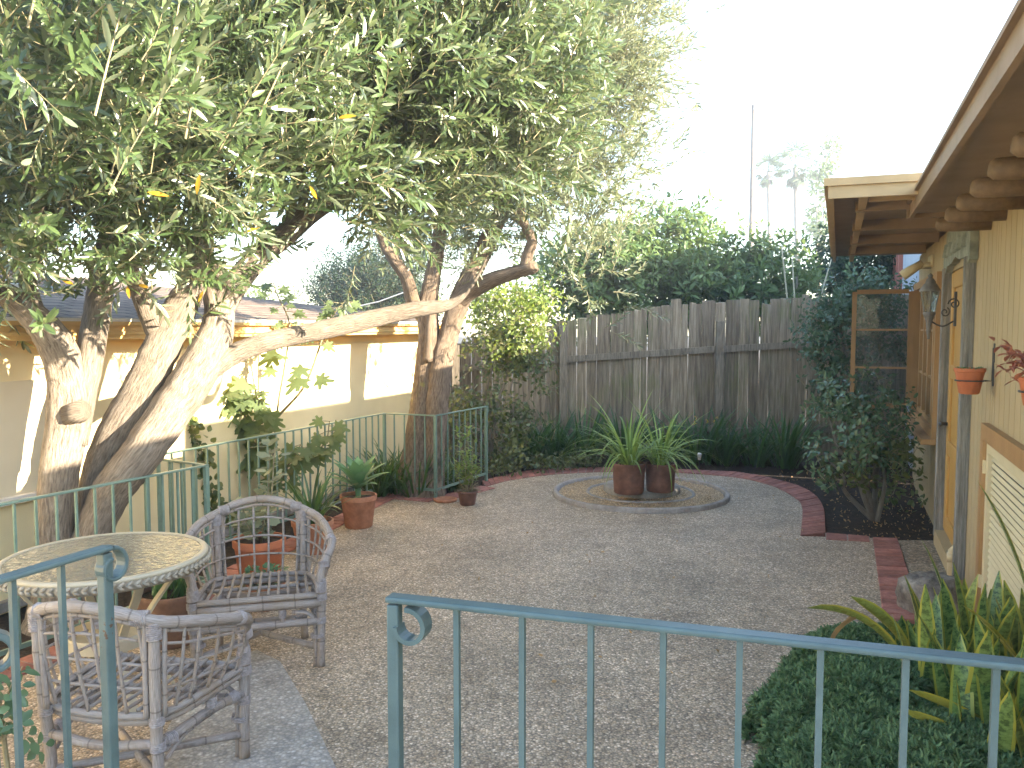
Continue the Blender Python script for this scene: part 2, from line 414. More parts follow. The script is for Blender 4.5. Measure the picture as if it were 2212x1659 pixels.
def tag(o, label=None, cat=None, group=None, kind=None):
    if label: o['label'] = label
    if cat: o['category'] = cat
    if group: o['group'] = group
    if kind: o['kind'] = kind
    return o
def thing(name, label, cat, loc=(0, 0, 0), rz=0, group=None):
    o = bpy.data.objects.new(name, None); col.objects.link(o); o.empty_display_size = .1
    o.location = loc; o.rotation_euler = (0, 0, rz)
    return tag(o, label, cat, group)
def spline(pts, n=8):
    """Catmull-Rom through points (any dimension)"""
    P = [np.array(p, float) for p in pts]; P = [2 * P[0] - P[1]] + P + [2 * P[-1] - P[-2]]
    out = []
    for i in range(1, len(P) - 2):
        for k in range(n):
            t = k / n; a, b, c, d = P[i - 1:i + 3]
            out.append(.5 * (2 * b + (c - a) * t + (2 * a - 5 * b + 4 * c - d) * t ** 2 + (3 * b - a - 3 * c + d) * t ** 3))
    out.append(P[-2]); return out

# ------------------------------------------------------------------ foliage
def leaf(mb, pos, axis, nrm, L, W, rnd=.5, mi=0, fold=.22, curl=.12, shape=((.22, .75), (.5, 1), (.78, .62))):
    a = Vector(axis).normalized(); n = Vector(nrm); n = (n - a * n.dot(a))
    n = n.normalized() if n.length > 1e-4 else a.orthogonal().normalized()
    sd = n.cross(a); p = Vector(pos)
    V = [p]; 
    for t, w in shape:
        c = p + a * (L * t) - n * (curl * L * t * t); w = w * W / 2
        V += [c + sd * w + n * (fold * w), c, c - sd * w + n * (fold * w)]
    V.append(p + a * L - n * (curl * L))
    k = len(shape); Fc = [(0, 2, 1), (0, 3, 2)]
    for i in range(k - 1):
        b = 1 + i * 3; Fc += [(b, b + 1, b + 4, b + 3), (b + 1, b + 2, b + 5, b + 4)]
    b = 1 + (k - 1) * 3; e = len(V) - 1
    Fc += [(b, b + 1, e), (b + 1, b + 2, e)]
    mb.add(V, Fc, mi, rnd)

def twig(L, n, LL, LW, seed, spread=(35, 62), stem=.0022, curl=.12, bend=.25, pair=True, shape=((.22, .75), (.5, 1), (.78, .62)), both=.15):
    r = random.Random(seed); mb = MB()
    bx, by = r.uniform(-bend, bend), r.uniform(-bend, bend)
    def P(t): return Vector((bx * L * t * t, by * L * t * t, L * t))
    if stem: mb.tube([P(t) for t in (0, .35, .7, 1)], [stem * 1.3, stem, stem * .8, stem * .4], 4, mi=1, rnd=r.random(), caps=False)
    a = r.uniform(0, 6.28)
    for i in range(n):
        t = both + (1 - both) * (i + .5) / n
        d = (P(min(1, t + .05)) - P(t - .05)).normalized()
        for k in range(2 if pair else 1):
            az = a + i * (PI / 2 if pair else 2.4) + k * PI + r.uniform(-.35, .35)
            x = d.orthogonal().normalized(); y = d.cross(x)
            rad = x * math.cos(az) + y * math.sin(az)
            an = R(r.uniform(*spread)) * (1.1 - .35 * t)
            ax = d * math.cos(an) + rad * math.sin(an)
            leaf(mb, P(t) + rad * stem, ax, d * math.sin(an) - rad * math.cos(an) + Vector((r.gauss(0, .25), r.gauss(0, .25), r.gauss(0, .25))), LL * r.uniform(.72, 1.12), LW * r.uniform(.8, 1.15), r.random(), curl=curl * r.uniform(0, 2), shape=shape)
    leaf(mb, P(1), P(1) - P(.9), (r.gauss(0, 1), r.gauss(0, 1), 0), LL * .8, LW * .9, r.random(), shape=shape)
    return mb

def frames(dirs):
    d = dirs / np.linalg.norm(dirs, axis=1, keepdims=True)
    q = rng.normal(size=d.shape); x = np.cross(q, d); x /= np.linalg.norm(x, axis=1, keepdims=True) + 1e-9
    y = np.cross(d, x)
    return np.stack([x, y, d], axis=2)

def scatter(name, tpls, pos, dirs, scl, mats, parent=None, spread=.45):
    """copies of small sprays baked into one crown mesh"""
    pos = np.asarray(pos, float); n = len(pos); Rm = frames(np.asarray(dirs, float)) * np.asarray(scl, float).reshape(-1, 1, 1)
    pick = rng.integers(0, len(tpls), n); inst = rng.random(n)
    Vs, Ls, Ts, Ms, As = [], [], [], [], []; off = 0
    for k, t in enumerate(tpls):
        ids = np.nonzero(pick == k)[0]
        if not len(ids): continue
        tv = np.array(t.v); nv = len(tv)
        W = np.einsum('nij,vj->nvi', Rm[ids], tv) + pos[ids][:, None, :]
        loops = np.array([i for f in t.f for i in f]); tot = np.array([len(f) for f in t.f])
        Vs.append(W.reshape(-1, 3)); base = off + np.arange(len(ids)) * nv
        Ls.append((loops[None, :] + base[:, None]).ravel()); Ts.append(np.tile(tot, len(ids))); Ms.append(np.tile(np.array(t.m), len(ids)))
        As.append((np.array(t.r)[None, :] * (1 - spread) + inst[ids][:, None] * spread).ravel())
        off += nv * len(ids)
    V = np.concatenate(Vs).astype(np.float32); Lp = np.concatenate(Ls).astype(np.int32); T = np.concatenate(Ts).astype(np.int32)
    me = bpy.data.meshes.new(name); me.vertices.add(len(V)); me.vertices.foreach_set('co', V.ravel())
    me.loops.add(len(Lp)); me.loops.foreach_set('vertex_index', Lp)
    me.polygons.add(len(T)); st = np.zeros(len(T), np.int32); st[1:] = np.cumsum(T)[:-1]
    me.polygons.foreach_set('loop_start', st)
    try: me.polygons.foreach_set('loop_total', T)
    except Exception: pass
    for m in mats: me.materials.append(m)
    me.polygons.foreach_set('material_index', np.concatenate(Ms).astype(np.int32))
    me.polygons.foreach_set('use_smooth', np.ones(len(T), bool))
    a = me.attributes.new('rnd', 'FLOAT', 'POINT'); a.data.foreach_set('value', np.concatenate(As).astype(np.float32))
    me.update(calc_edges=True); me.validate()
    o = bpy.data.objects.new(name, me); col.objects.link(o)
    if parent: o.parent = parent
    return o

def blob_points(blobs, per_m3, clump=.28, per_clump=16, shell=.55):
    """clump centres in ellipsoids -> spray positions and outward directions"""
    P, Q = [], []
    for (c, rx, ry, rz, dens) in blobs:
        vol = 4.19 * rx * ry * rz
        k = max(2, int(vol * per_m3 * dens / per_clump))
        d = rng.normal(size=(k, 3)); d /= np.linalg.norm(d, axis=1, keepdims=True)
        rad = shell + (1 - shell) * rng.random(k) ** .6
        rad = np.where(rng.random(k) < .3, rng.random(k) ** .5, rad)
        cc = np.array(c) + d * rad[:, None] * np.array([rx, ry, rz])
        for i in range(k):
            m = max(3, int(per_clump * rng.uniform(.5, 1.5)))
            o = rng.normal(size=(m, 3)) * clump * np.array([1, 1, .8])
            P.append(cc[i] + o); Q.append(d[i] * .6 + o / clump * .45)
    return np.concatenate(P), np.concatenate(Q)

SUN_AZ, SUN_EL = R(110.5), R(19.2)
SUN = Vector((math.sin(SUN_AZ) * math.cos(SUN_EL), math.cos(SUN_AZ) * math.cos(SUN_EL), math.sin(SUN_EL)))
# ------------------------------------------------------------------ world, sun, camera
SUN = Vector((math.sin(SUN_AZ) * math.cos(SUN_EL), math.cos(SUN_AZ) * math.cos(SUN_EL), math.sin(SUN_EL)))
w = bpy.data.worlds.new('World'); scene.world = w; w.use_nodes = True
nt = w.node_tree; bg = nt.nodes['Background']
sky = nt.nodes.new('ShaderNodeTexSky'); sky.sky_type = 'NISHITA'; sky.sun_disc = False
sky.sun_elevation = SUN_EL; sky.sun_rotation = SUN_AZ
sky.air_density = 1.0; sky.dust_density = .6; sky.ozone_density = 1.0
nt.links.new(sky.outputs[0], bg.inputs['Color']); bg.inputs['Strength'].default_value = .118
sl = bpy.data.lights.new('sun', 'SUN'); sl.energy = 5.0; sl.angle = R(.6); sl.color = (1, .86, .66)
so = bpy.data.objects.new('sun', sl); col.objects.link(so); so.rotation_euler = (-SUN).to_track_quat('-Z', 'Y').to_euler(); so.location = SUN * 30
cam = bpy.data.cameras.new('camera'); co = bpy.data.objects.new('camera', cam); col.objects.link(co)
cam.sensor_width = 36; cam.lens = F / 2212 * 36; cam.clip_end = 1000; cam.clip_start = .05
co.location = (0, 0, H); co.rotation_euler = (PI / 2 - TH, 0, 0)
scene.camera = co
vs = scene.view_settings; vs.view_transform = 'Standard'; vs.look = 'None'; vs.exposure = 2.95; vs.gamma = 1
cy = scene.cycles
cy.max_bounces = 7; cy.diffuse_bounces = 4; cy.glossy_bounces = 3; cy.transmission_bounces = 5; cy.transparent_max_bounces = 6
cy.use_denoising = True; cy.use_adaptive_sampling = True; cy.adaptive_threshold = .02; cy.sample_clamp_indirect = 8
cy.caustics_reflective = False; cy.caustics_refractive = False

# ------------------------------------------------------------------ ground, patio, edging
b = MB(); b.add([(-150, -150, -.03), (150, -150, -.03), (150, 150, -.03), (-150, 150, -.03)], [(0, 1, 2, 3)])
tag(b.build('ground', M['soil']), kind='structure')

outer_px = [(1041, 1040), (1119, 1021), (1200, 1013.5), (1315, 1011), (1458, 1014), (1513, 1017), (1609, 1023), (1706, 1044), (1756, 1067), (1779, 1098), (1783, 1153)]
inner_px = [(1049, 1052), (1107, 1037), (1200, 1025), (1315, 1019.5), (1430, 1019.5), (1474, 1022), (1590, 1032), (1667, 1050), (1717, 1076), (1733, 1100), (1729, 1158)]
def smooth_line(px, n=10): return [Vector((p[0], p[1], 0)) for p in spline([G(*q)[:2] for q in px], n)]
arc_o, arc_i = smooth_line(outer_px), smooth_line(inner_px)
rail_z = .88
RP = [G(0, 1090, rail_z), G(445, 1005, rail_z), G(315, 988, rail_z), G(830, 893, rail_z), G(940, 898, rail_z), G(1050, 878, rail_z)]
RP = [Vector((p.x, p.y, 0)) for p in RP]
RP[0] = RP[0] + (RP[0] - RP[1]) * .55
edge_right = [G(1885, 1162), G(1900, 1272), G(1908, 1340)]
edge_right2 = [G(1938, 1164), G(1976, 1280), G(1996, 1345)]
poly = [p for p in arc_i] + [G(1885, 1162)] + edge_right[1:] + [Vector((1.75, 4.0, 0)), Vector((1.3, 2.6, 0)), Vector((1.2, .5, 0)), Vector((-1.6, .5, 0)), Vector((-2.75, 2.3, 0)), RP[0], RP[1], RP[1] + Vector((-.15, .3, 0)), RP[3] + Vector((.03, 0, 0)), RP[4], RP[4] + Vector((.2, .1, 0))]
b = MB(); b.prism(poly, -.06, 0)
tag(b.build('patio', M['patio']), kind='structure')

def arclen(pts):
    L = [0]
    for a, c in zip(pts, pts[1:]): L.append(L[-1] + (c - a).length)
    return L
def along(pts, L, d):
    for i in range(len(pts) - 1):
        if d <= L[i + 1] or i == len(pts) - 2:
            return pts[i].lerp(pts[i + 1], min(1, max(0, (d - L[i]) / max(1e-6, L[i + 1] - L[i]))))
def brick_band(mb, A, B, bw, z=.012, gap=.011):
    LA, LB = arclen(A), arclen(B); n = max(1, round(LA[-1] / bw))
    for i in range(n):
        g = gap / 2 / bw
        q = [along(A, LA, LA[-1] * (i + g) / n), along(A, LA, LA[-1] * (i + 1 - g) / n), along(B, LB, LB[-1] * (i + 1 - g) / n), along(B, LB, LB[-1] * (i + g) / n)]
        dz = random.uniform(-.003, .003); s = .006; c = sum(q, Vector()) / 4
        top = [p.lerp(c, .035) for p in q]
        V = [(p.x, p.y, -.05) for p in q] + [(p.x, p.y, z + dz - s) for p in q] + [(p.x, p.y, z + dz) for p in top]
        Fc = [(8, 9, 10, 11)] + [(k + o, (k + 1) % 4 + o, (k + 1) % 4 + o + 4, k + o + 4) for o in (0, 4) for k in range(4)]
        # orient outwards either way
        mb.add(V, Fc, 0, random.random())
def band_base(mb, A, B, z=.005):
    n = min(len(A), len(B)); LA, LB = arclen(A), arclen(B); k = 24
    V = []
    for i in range(k + 1):
        p, q = along(A, LA, LA[-1] * i / k), along(B, LB, LB[-1] * i / k)
        V += [(p.x, p.y, z), (q.x, q.y, z)]
    mb.add(V, [(2 * i, 2 * i + 1, 2 * i + 3, 2 * i + 2) for i in range(k)], 1)
b = MB()
bands = [(arc_o, arc_i, .105)]
h1a, h1b = [G(1783, 1152), G(1878, 1160)], [G(1783, 1166), G(1880, 1171)]
bands.append((h1a, h1b, .2))
bands.append((edge_right, edge_right2, .105))
def offset(line, d):
    out = []
    for i, p in enumerate(line):
        t = (line[min(i + 1, len(line) - 1)] - line[max(i - 1, 0)]).normalized()
        out.append(p + Vector((t.y, -t.x, 0)) * d)
    return out
for seg in ([RP[0], RP[1]], [RP[1] + Vector((-.1, .25, 0)), RP[3] + Vector((.03, .02, 0))], [RP[3], RP[4]], [RP[4] + Vector((.04, .06, 0)), arc_i[0]]):
    bands.append((offset(seg, -.07), offset(seg, .14), .105))
for A, B, bw in bands:
    band_base(b, A, B); brick_band(b, A, B, bw)
tag(b.build('brick_border', [M['brick'], M['mortar']]), kind='structure')
# smooth concrete repair under the chairs, pebble panel by the house door
b = MB(); pp = [G(555, 1405), G(605, 1430), G(660, 1520), G(740, 1690), G(860, 2000), G(330, 2000), G(330, 1640), G(430, 1440)]
b.add([(p.x, p.y, .004) for p in pp], [tuple(range(len(pp)))][::-1]); o = b.build('concrete_patch', M['patch']); tag(o, kind='structure')
b = MB(); pp = [G(1940, 1167), G(2018, 1167), G(2068, 1290), G(1984, 1290)]
b.prism(pp, -.05, .0); tag(b.build('pebble_panel', M['panel']), kind='structure')
# landing and two steps below the camera
b = MB(); b.box((-.1, 0, .18), (2.3, 2.6, .5)); b.box((-.5, 1.5, .1), (1.2, .44, .36)); b.box((-.5, 1.86, .02), (1.2, .34, .24))
tag(b.build('landing', M['concrete'], bevel=.012), kind='structure')

# ------------------------------------------------------------------ round planter
RC = G(1383, 1068); RC.z = 0
def ring(ro, ri, h, seg=72, bev=.012):
    m = MB(); m.lathe([(ri, -.03), (ri, h - bev), (ri + bev, h), (ro - bev, h), (ro, h - bev), (ro, -.03)], RC, seg)
    for i in range(len(m.v)):
        x, y, z = m.v[i]; a = math.atan2(y - RC.y, x - RC.x); m.v[i] = (x, y, z + .004 * math.sin(3 * a) if z > .01 else z)
    return m
t = thing('round_planter', 'round gravel bed ringed by low weathered concrete kerbs, holding two clay pots', 'planter')
ring(.935, .885, .05).build('outer_kerb', M['kerbing'], t, True)
ring(.58, .545, .04).build('inner_kerb', M['kerbing'], t, True)
m = MB(); m.lathe([(.0, .028), (.2, .03), (.55, .026), (.87, .02)], RC, 64); m.build('gravel_fill', M['gravel'], t, True)
gp = MB()
for i in range(2600):
    a, r_ = random.uniform(0, 6.28), math.sqrt(random.uniform(.1, 1)) * .85
    if .5 < r_ < .59: continue
    s_ = random.uniform(.004, .009); c = RC + Vector((r_ * math.cos(a), r_ * math.sin(a), .028 + random.uniform(0, .005)))
    gp.add([c + Vector((s_, 0, 0)), c + Vector((0, s_, 0)), c + Vector((-s_, 0, 0)), c + Vector((0, -s_, 0)), c + Vector((0, 0, s_))], [(0, 1, 4), (1, 2, 4), (2, 3, 4), (3, 0, 4)], 0, random.random())
o = gp.build('loose_gravel', M['gravel'], t); o['kind'] = 'stuff'
m = MB(); PC = G(1386, 1066); m.lathe([(.41, .0), (.412, .08), (.395, .098), (.0, .10)], (PC.x, PC.y, 0), 48); m.build('pedestal_slab', M['concrete'], t, True)

# ------------------------------------------------------------------ house on the right
A2 = (G(1972, 1042) - G(2065, 1235)).normalized(); NRM = Vector((-A2.y, A2.x, 0))
HO = G(2065, 1235)
hrz = math.atan2(A2.y, A2.x)
def hs(u, y):
    p = hit(u, y, HO, NRM); return (p - HO).dot(A2), p.z
house = thing('house', 'tan wooden house with amber trim, deep eaves and a door facing the patio', 'house', HO, hrz)
S0, S1 = -6.0, (G(1972, 1042) - HO).dot(A2) + .02
door_s = (hs(2096, 900)[0], hs(2049, 900)[0]); door_z = (.14, hs(2072, 580)[1])
win_s = (hs(2031, 780)[0], hs(1981, 780)[0]); win_z = (hs(2031, 938)[1], hs(2031, 607)[1])
lou_s = (-3.6, hs(2141, 1000)[0]); lou_z = (.05, hs(2143, 950)[1])
WT = 2.62
opens = [(door_s[0], door_s[1], door_z[0], door_z[1]), (win_s[0], win_s[1], win_z[0], win_z[1]), (lou_s[0], lou_s[1], lou_z[0], lou_z[1])]
def wall_rects(s0, s1, z0, z1):
    """the wall strip with its openings cut out"""
    cuts = sorted({s0, s1} | {x for o in opens for x in o[:2] if s0 < x < s1}); out = []
    for a, c in zip(cuts, cuts[1:]):
        mid = (a + c) / 2; segs = [(z0, z1)]
        for o in opens:
            if o[0] < mid < o[1]:
                segs = [q for lo, hi in segs for q in ((lo, min(hi, o[2])), (max(lo, o[3]), hi)) if q[1] - q[0] > .01]
        out += [(a, c, lo, hi) for lo, hi in segs]
    return out
m = MB()
for a, c, lo, hi in wall_rects(S0, S1, -.05, WT): m.box(((a + c) / 2, -.09, (lo + hi) / 2), (c - a, .16, hi - lo))
s = S0; bw = .145
while s < S1:
    e = min(s + bw, S1)
    for a, c, lo, hi in wall_rects(s, e, .06, WT - .02):
        if c - a > .012: m.box(((a + c) / 2, -.004, (lo + hi) / 2), (c - a - .009, .02, hi - lo), rnd=random.random())
    s = e
m.box((S1 - .08, -2.6, WT / 2), (.16, 4.8, WT)); m.box((S0, -2.6, WT / 2), (.16, 4.8, WT))
m.box((S1 / 2 + S0 / 2, -5.05, WT / 2), (S1 - S0 - .2, .12, WT))
m.build('wall', M['siding'], house)
# near roof: narrow eave on round beam ends; far roof: a wide flat overhang
def hl(p): return (p - HO).dot(A2), (p - HO).dot(NRM)
ze = 2.6
n1, n2 = G(1968, 436, ze), G(2212, 70, ze)
eo = (hl(n1)[1] + hl(n2)[1]) / 2; s_end = hl(n1)[0]
fo = (hl(G(1808, 410, ze))[1] + hl(G(1790, 560, ze))[1]) / 2; s_n, s_f = hl(G(1808, 415, ze))[0], hl(G(1790, 560, ze))[0]
zn = ze - .115
m = MB()
m.box(((S0 - .2 + s_end) / 2, (eo - .4) / 2, zn + .055), (s_end - S0 + .2, eo + .4, .03))
m.box(((S0 - .2 + s_end) / 2, -2.8, zn + .135), (s_end - S0 + .2, 4.8, .1))
rf = m.build('roof', M['soffit'], house)
m = MB(); m.box(((S0 - .2 + s_end) / 2, eo + .012, zn + .055), (s_end - S0 + .2, .024, .085)); m.box(((S0 - .2 + s_end) / 2, eo + .02, zn + .105), (s_end - S0 + .2, .05, .018))
m.box((s_end + .012, (eo - .0) / 2 + .02, zn + .05), (.024, eo + .04, .08))
m.build('fascia', M['soffit'], rf)
for i in range(16):
    sb = hs(2176, 260)[0] + 0
    sp = hl(D(2169, 247, 2.52))[0] - .95 + i * .485
    if sp > s_end - .1: break
    q = MB(); q.tube([(sp, -.02, zn - .055), (sp, eo * .5, zn - .055), (sp, eo * .68, zn - .055), (sp, eo * .73, zn - .053)], [.047, .047, .043, .026], 14)
    q.build('beam_end', M['beam'], rf, True)
# wide overhang with boards between cross beams
m = MB(); sb = [(s_n + (s_f - s_n) * i / 9) for i in range(10)]
m.box(((s_n + s_f) / 2, (fo - 4.6) / 2, ze + .045), (s_f - s_n, fo + 4.6, .03))
fr = m.build('overhang_roof', M['soffit'], house)
for i in range(1, 9, 2):
    q = MB(); q.box((sb[i], fo / 2 - .06, ze - .01), (.07, fo - .2, .08)); q.build('overhang_beam', M['soffit'], fr)
m = MB(); sm, L = (s_n + s_f) / 2, s_f - s_n
m.box((sm, fo - .015, ze + .01), (L, .03, .10)); m.box((sm, fo + .012, ze + .055), (L + .05, .024, .045))
m.box((s_n - .013, fo / 2 - .6, ze + .01), (.026, fo + 1.2, .10)); m.box((s_n - .036, fo / 2 - .6, ze + .055), (.02, fo + 1.25, .045))
m.box((sm, fo - .2, ze - .005), (L - .06, .045, .07)); m.box((s_n + .19, fo / 2 - .2, ze - .005), (.045, fo - .06, .07))
m.build('overhang_fascia', M['barge'], fr)
m = MB(); m.box((sm + .1, -1.4, ze + .078), (L - .1, 3.9, .03)); m.build('roofing', M['roofing'], fr)
# window: frame, mullions, sill, one sash standing open
def bars(mb, s0, s1, z0, z1, y, wd, th, mi=0):
    mb.box((s0 + wd / 2, y, (z0 + z1) / 2), (wd, th, z1 - z0), mi=mi); mb.box((s1 - wd / 2, y, (z0 + z1) / 2), (wd, th, z1 - z0), mi=mi)
    mb.box(((s0 + s1) / 2, y, z0 + wd / 2), (s1 - s0 - 2 * wd, th, wd), mi=mi); mb.box(((s0 + s1) / 2, y, z1 - wd / 2), (s1 - s0 - 2 * wd, th, wd), mi=mi)
m = MB(); bars(m, win_s[0] - .07, win_s[1] + .07, win_z[0] - .06, win_z[1] + .07, .02, .075, .07)
wn = m.build('window_frame', M['trim'], house)
m = MB(); m.box(((win_s[0] + win_s[1]) / 2, .06, win_z[0] - .085), (win_s[1] - win_s[0] + .24, .17, .05)); m.build('window_sill', M['trim'], wn, bevel=.006)
ns = 5; sw = (win_s[1] - win_s[0]) / ns
for i in range(ns - 1):
    a = win_s[0] + sw * i
    q = MB(); bars(q, a + .006, a + sw - .006, win_z[0] + .02, win_z[1] - .015, -.0, .05, .045)
    for k in (1, 2): q.box((a + sw / 2, -.0, win_z[0] + (win_z[1] - win_z[0]) * k / 3), (sw - .11, .03, .022))
    sh = q.build('sash', M['trim'], wn)
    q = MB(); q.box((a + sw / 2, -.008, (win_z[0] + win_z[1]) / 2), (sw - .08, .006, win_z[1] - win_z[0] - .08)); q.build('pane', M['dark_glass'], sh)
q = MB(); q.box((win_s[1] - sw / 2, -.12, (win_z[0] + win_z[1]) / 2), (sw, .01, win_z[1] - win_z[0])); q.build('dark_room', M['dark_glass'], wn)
os_ = win_s[1] + .02; od = .60
q = MB()
z0, z1 = win_z[0] + .02, win_z[1] - .01
for yy in (.08, .08 + od): q.box((os_, yy, (z0 + z1) / 2), (.04, .05, z1 - z0))
for zz in (z0, z1): q.box((os_, .08 + od / 2, zz), (.04, od - .05, .05))
for k in (1, 2): q.box((os_, .08 + od / 2, z0 + (z1 - z0) * k / 3), (.03, od - .05, .022))
q.build('open_sash', M['trim'], wn)
q = MB(); q.box((os_, .08 + od / 2, (z0 + z1) / 2), (.005, od - .06, z1 - z0 - .06)); q.build('open_pane', M['glass'], wn)
# door with weathered posts and carved head
m = MB(); ds, de = door_s; m.box(((ds + de) / 2, -.03, (door_z[0] + door_z[1]) / 2), (de - ds, .05, door_z[1] - door_z[0]))
bars(m, ds + .02, de - .02, door_z[0] + .02, door_z[1] - .02, .0, .12, .03)
for zz in (.33, .62): m.box(((ds + de) / 2, .0, door_z[0] + (door_z[1] - door_z[0]) * zz), (de - ds - .28, .03, .11))
m.box((ds + .33, .004, 1.62), (.22, .03, .3)); m.box((ds + .33, .004, .5), (.3, .03, .42))
dr = m.build('door', M['door_paint'], house, bevel=.008)
q = MB(); q.tube([(de - .08, .015, 1.02), (de - .08, .05, 1.02), (de - .08, .07, 1.02)], [.014, .014, .03], 10); q.tube([(de - .08, .07, 1.02), (de - .17, .07, 1.02)], [.014, .01], 8); q.build('handle', M['iron'], dr, True)
for sx in (ds - .035, de + .035):
    q = MB()
    q.box((sx, .04, 1.17), (.065, .075, 2.2)); q.build('door_post', M['grey_wood'], dr, bevel=.01)
hz = door_z[1]
pl = [(-.75, .0), (-.75, .22), (-.6, .22), (-.58, .30), (-.36, .30), (-.34, .36), (-.14, .36), (-.08, .44), (.08, .44), (.14, .36), (.34, .36), (.36, .30), (.58, .30), (.6, .22), (.75, .22), (.75, .0), (.62, -.03), (.5, .03), (.2, .04), (0, .07), (-.2, .04), (-.5, .03), (-.62, -.03)]
q = MB(); sc = (de - ds + .3) / 1.5
q.prism([(x * sc, z) for x, z in pl], -.05, .0)
q.v = [((ds + de) / 2 + x, .06 + z, hz + y) for x, y, z in q.v]
for x in (-.5, -.25, 0, .25, .5): q.tube([((ds + de) / 2 + x * sc, .062, hz + .1), ((ds + de) / 2 + x * sc, .062, hz + .2)], [.035, .02], 8)
q.build('carved_head', M['carved'], dr)
q = MB(); q.box(((ds + de) / 2, .03, .075), (de - ds + .05, .09, .12)); q.build('door_sill', M['siding'], dr)
# louvred hatch
m = MB(); bars(m, lou_s[0] - .09, lou_s[1] + .09, lou_z[0] - .04, lou_z[1] + .09, .022, .095, .05)
lf = m.build('louvre_frame', M['trim'], house)
m = MB(); bars(m, lou_s[0], lou_s[1], lou_z[0], lou_z[1], .012, .07, .03)
zz = lou_z[0] + .08
while zz < lou_z[1] - .07:
    m.box(((lou_s[0] + lou_s[1]) / 2, .004, zz), (lou_s[1] - lou_s[0] - .145, .024, .006), rot=Matrix.Rotation(R(-68), 3, 'X')); zz += .038
lv = m.build('louvre_door', M['cream_slat'], lf)
m = MB(); m.box(((lou_s[0] + lou_s[1]) / 2, -.02, (lou_z[0] + lou_z[1]) / 2), (lou_s[1] - lou_s[0], .01, lou_z[1] - lou_z[0])); m.build('louvre_backing', M['iron'], lv)  # dark sheet stands in for the shade between the slats
for zz in (lou_z[1] - .16, .3):
    q = MB(); q.box((lou_s[1] - .0, .032, zz), (.05, .01, .075)); q.tube([(lou_s[1] + .0, .04, zz - .04), (lou_s[1], .04, zz + .04)], .007, 8); q.build('hinge', M['cream_slat'], lv)
# pipe and duct
pp = hl(hit(2078, 1200, HO, NRM)); 
ps = hs(2082, 1186); 
m = MB(); m.tube([(ps[0] - .02, -.01, ps[1] + .015), (ps[0] - .02, .05, ps[1] + .015), (ps[0] - .02, .075, ps[1] - .012), (ps[0] - .02, .075, -.01)], .026, 12)
m.tube([(ps[0] - .02, .075, ps[1] - .03), (ps[0] - .02, .075, ps[1] - .09)], .033, 12)
m.build('waste_pipe', M['pvc'], house, True)
fl = hs(2018, 480)
m = MB()
for k, ds_ in enumerate((-.12, .14)):
    s_ = fl[0] + ds_; m.tube([(s_, .01, 2.40), (s_, .10, 2.40)], .025, 10); m.tube([(s_, .10, 2.42), (s_ + .02, .26, 2.31)], [.035, .052], 12)
m.box((fl[0], .015, 2.44), (.32, .03, .11))
m.build('floodlight', M['cream_slat'], house, True)

# lantern on a scrolled arm beside the door
lp = hit(2004, 655, HO + NRM * .24, NRM)
lan = thing('wall_lantern', 'old pewter lantern with frosted glass on a scrolled arm beside the amber door', 'lantern', (lp.x - NRM.x * .19, lp.y - NRM.y * .19, lp.z + .03), hrz)
lan.scale = (.74, .74, .74)
oy = .24
m = MB(); m.lathe([(.012, -.40), (.022, -.33), (.03, -.22), (.05, -.17), (.062, -.14), (.055, -.13)], (0, oy, 0), 10); bs = m.build('lantern_base', M['pewter'], lan, True)
m = MB(); m.lathe([(.052, -.13), (.088, .06), (.082, .08)], (0, oy, 0), 8); m.build('lantern_glass', M['lamp_glass'], lan)
m = MB(); m.lathe([(.1, .075), (.1, .09), (.06, .15), (.05, .155), (.035, .2), (.02, .21), (.026, .235), (.0, .26)], (0, oy, 0), 10); m.build('lantern_cap', M['pewter'], lan, True)
m = MB()
for k in range(6): 
    a = k * PI / 3; m.tube([(.054 * math.cos(a), oy + .054 * math.sin(a), -.13), (.09 * math.cos(a), oy + .09 * math.sin(a), .07)], .005, 5)
m.build('lantern_ribs', M['pewter'], lan)
m = MB(); m.box((0, .01, -.1), (.07, .02, .34))
m.tube(spline([(0, .02, -.22), (0, .12, -.27), (0, .22, -.22), (0, oy, -.19)], 6), .009, 6)
m.tube([(0, .02 + .055 * math.cos(k * .5) * (1 - k / 22), -.05 + .06 * math.sin(k * .5) * (1 - k / 22) + .0) for k in range(18)], .007, 6)
m.tube([(0, .1 + .045 * math.cos(k * .5 + 2) * (1 - k / 22), -.13 + .05 * math.sin(k * .5 + 2) * (1 - k / 22)) for k in range(18)], .007, 6)
m.build('scrolled_bracket', M['iron'], lan)

# pale blue building past the house, and a roof vent on the house
bs0 = (Vector((4.97, 10.2, 0)) - HO).dot(A2)
BO = HO + A2 * bs0 + NRM * (Vector((4.97, 10.2, 0)) - HO).dot(NRM)
bl = thing('blue_outbuilding', 'pale blue wall with red-brown corner posts glimpsed beyond the tan house', 'building', BO, hrz)
m = MB(); m.box((2.1, -2.0, 1.62), (5.4, 4.0, 3.3)); m.box((1.1, -2.4, 3.75), (3.2, 3.6, .94)); m.build('wall', M['blue_wall'], bl)  # unseen upper storey and near end added to keep sun off fence and beds
for x in (3.2, 3.75, 4.6):
    q = MB(); q.box((x, .03, 1.5), (.12, .06, 3.0)); q.build('corner_post', M['pinkish'], bl)
m = MB(); m.box((2.4, -2.0, 3.3), (5.0, 4.2, .06)); m.box((1.2, -2.4, 4.25), (3.6, 3.8, .06)); m.build('roof', M['roofing'], bl)  # the higher slab caps the added upper storey
rp = D(1975, 378, 6.6)
dc = thing('roof_vent', 'grey metal roof vent box on the flat roof of the tan house', 'vent', HO + A2 * 1.3 + NRM * .0 + Vector((0, 0, ze + .094)), hrz)
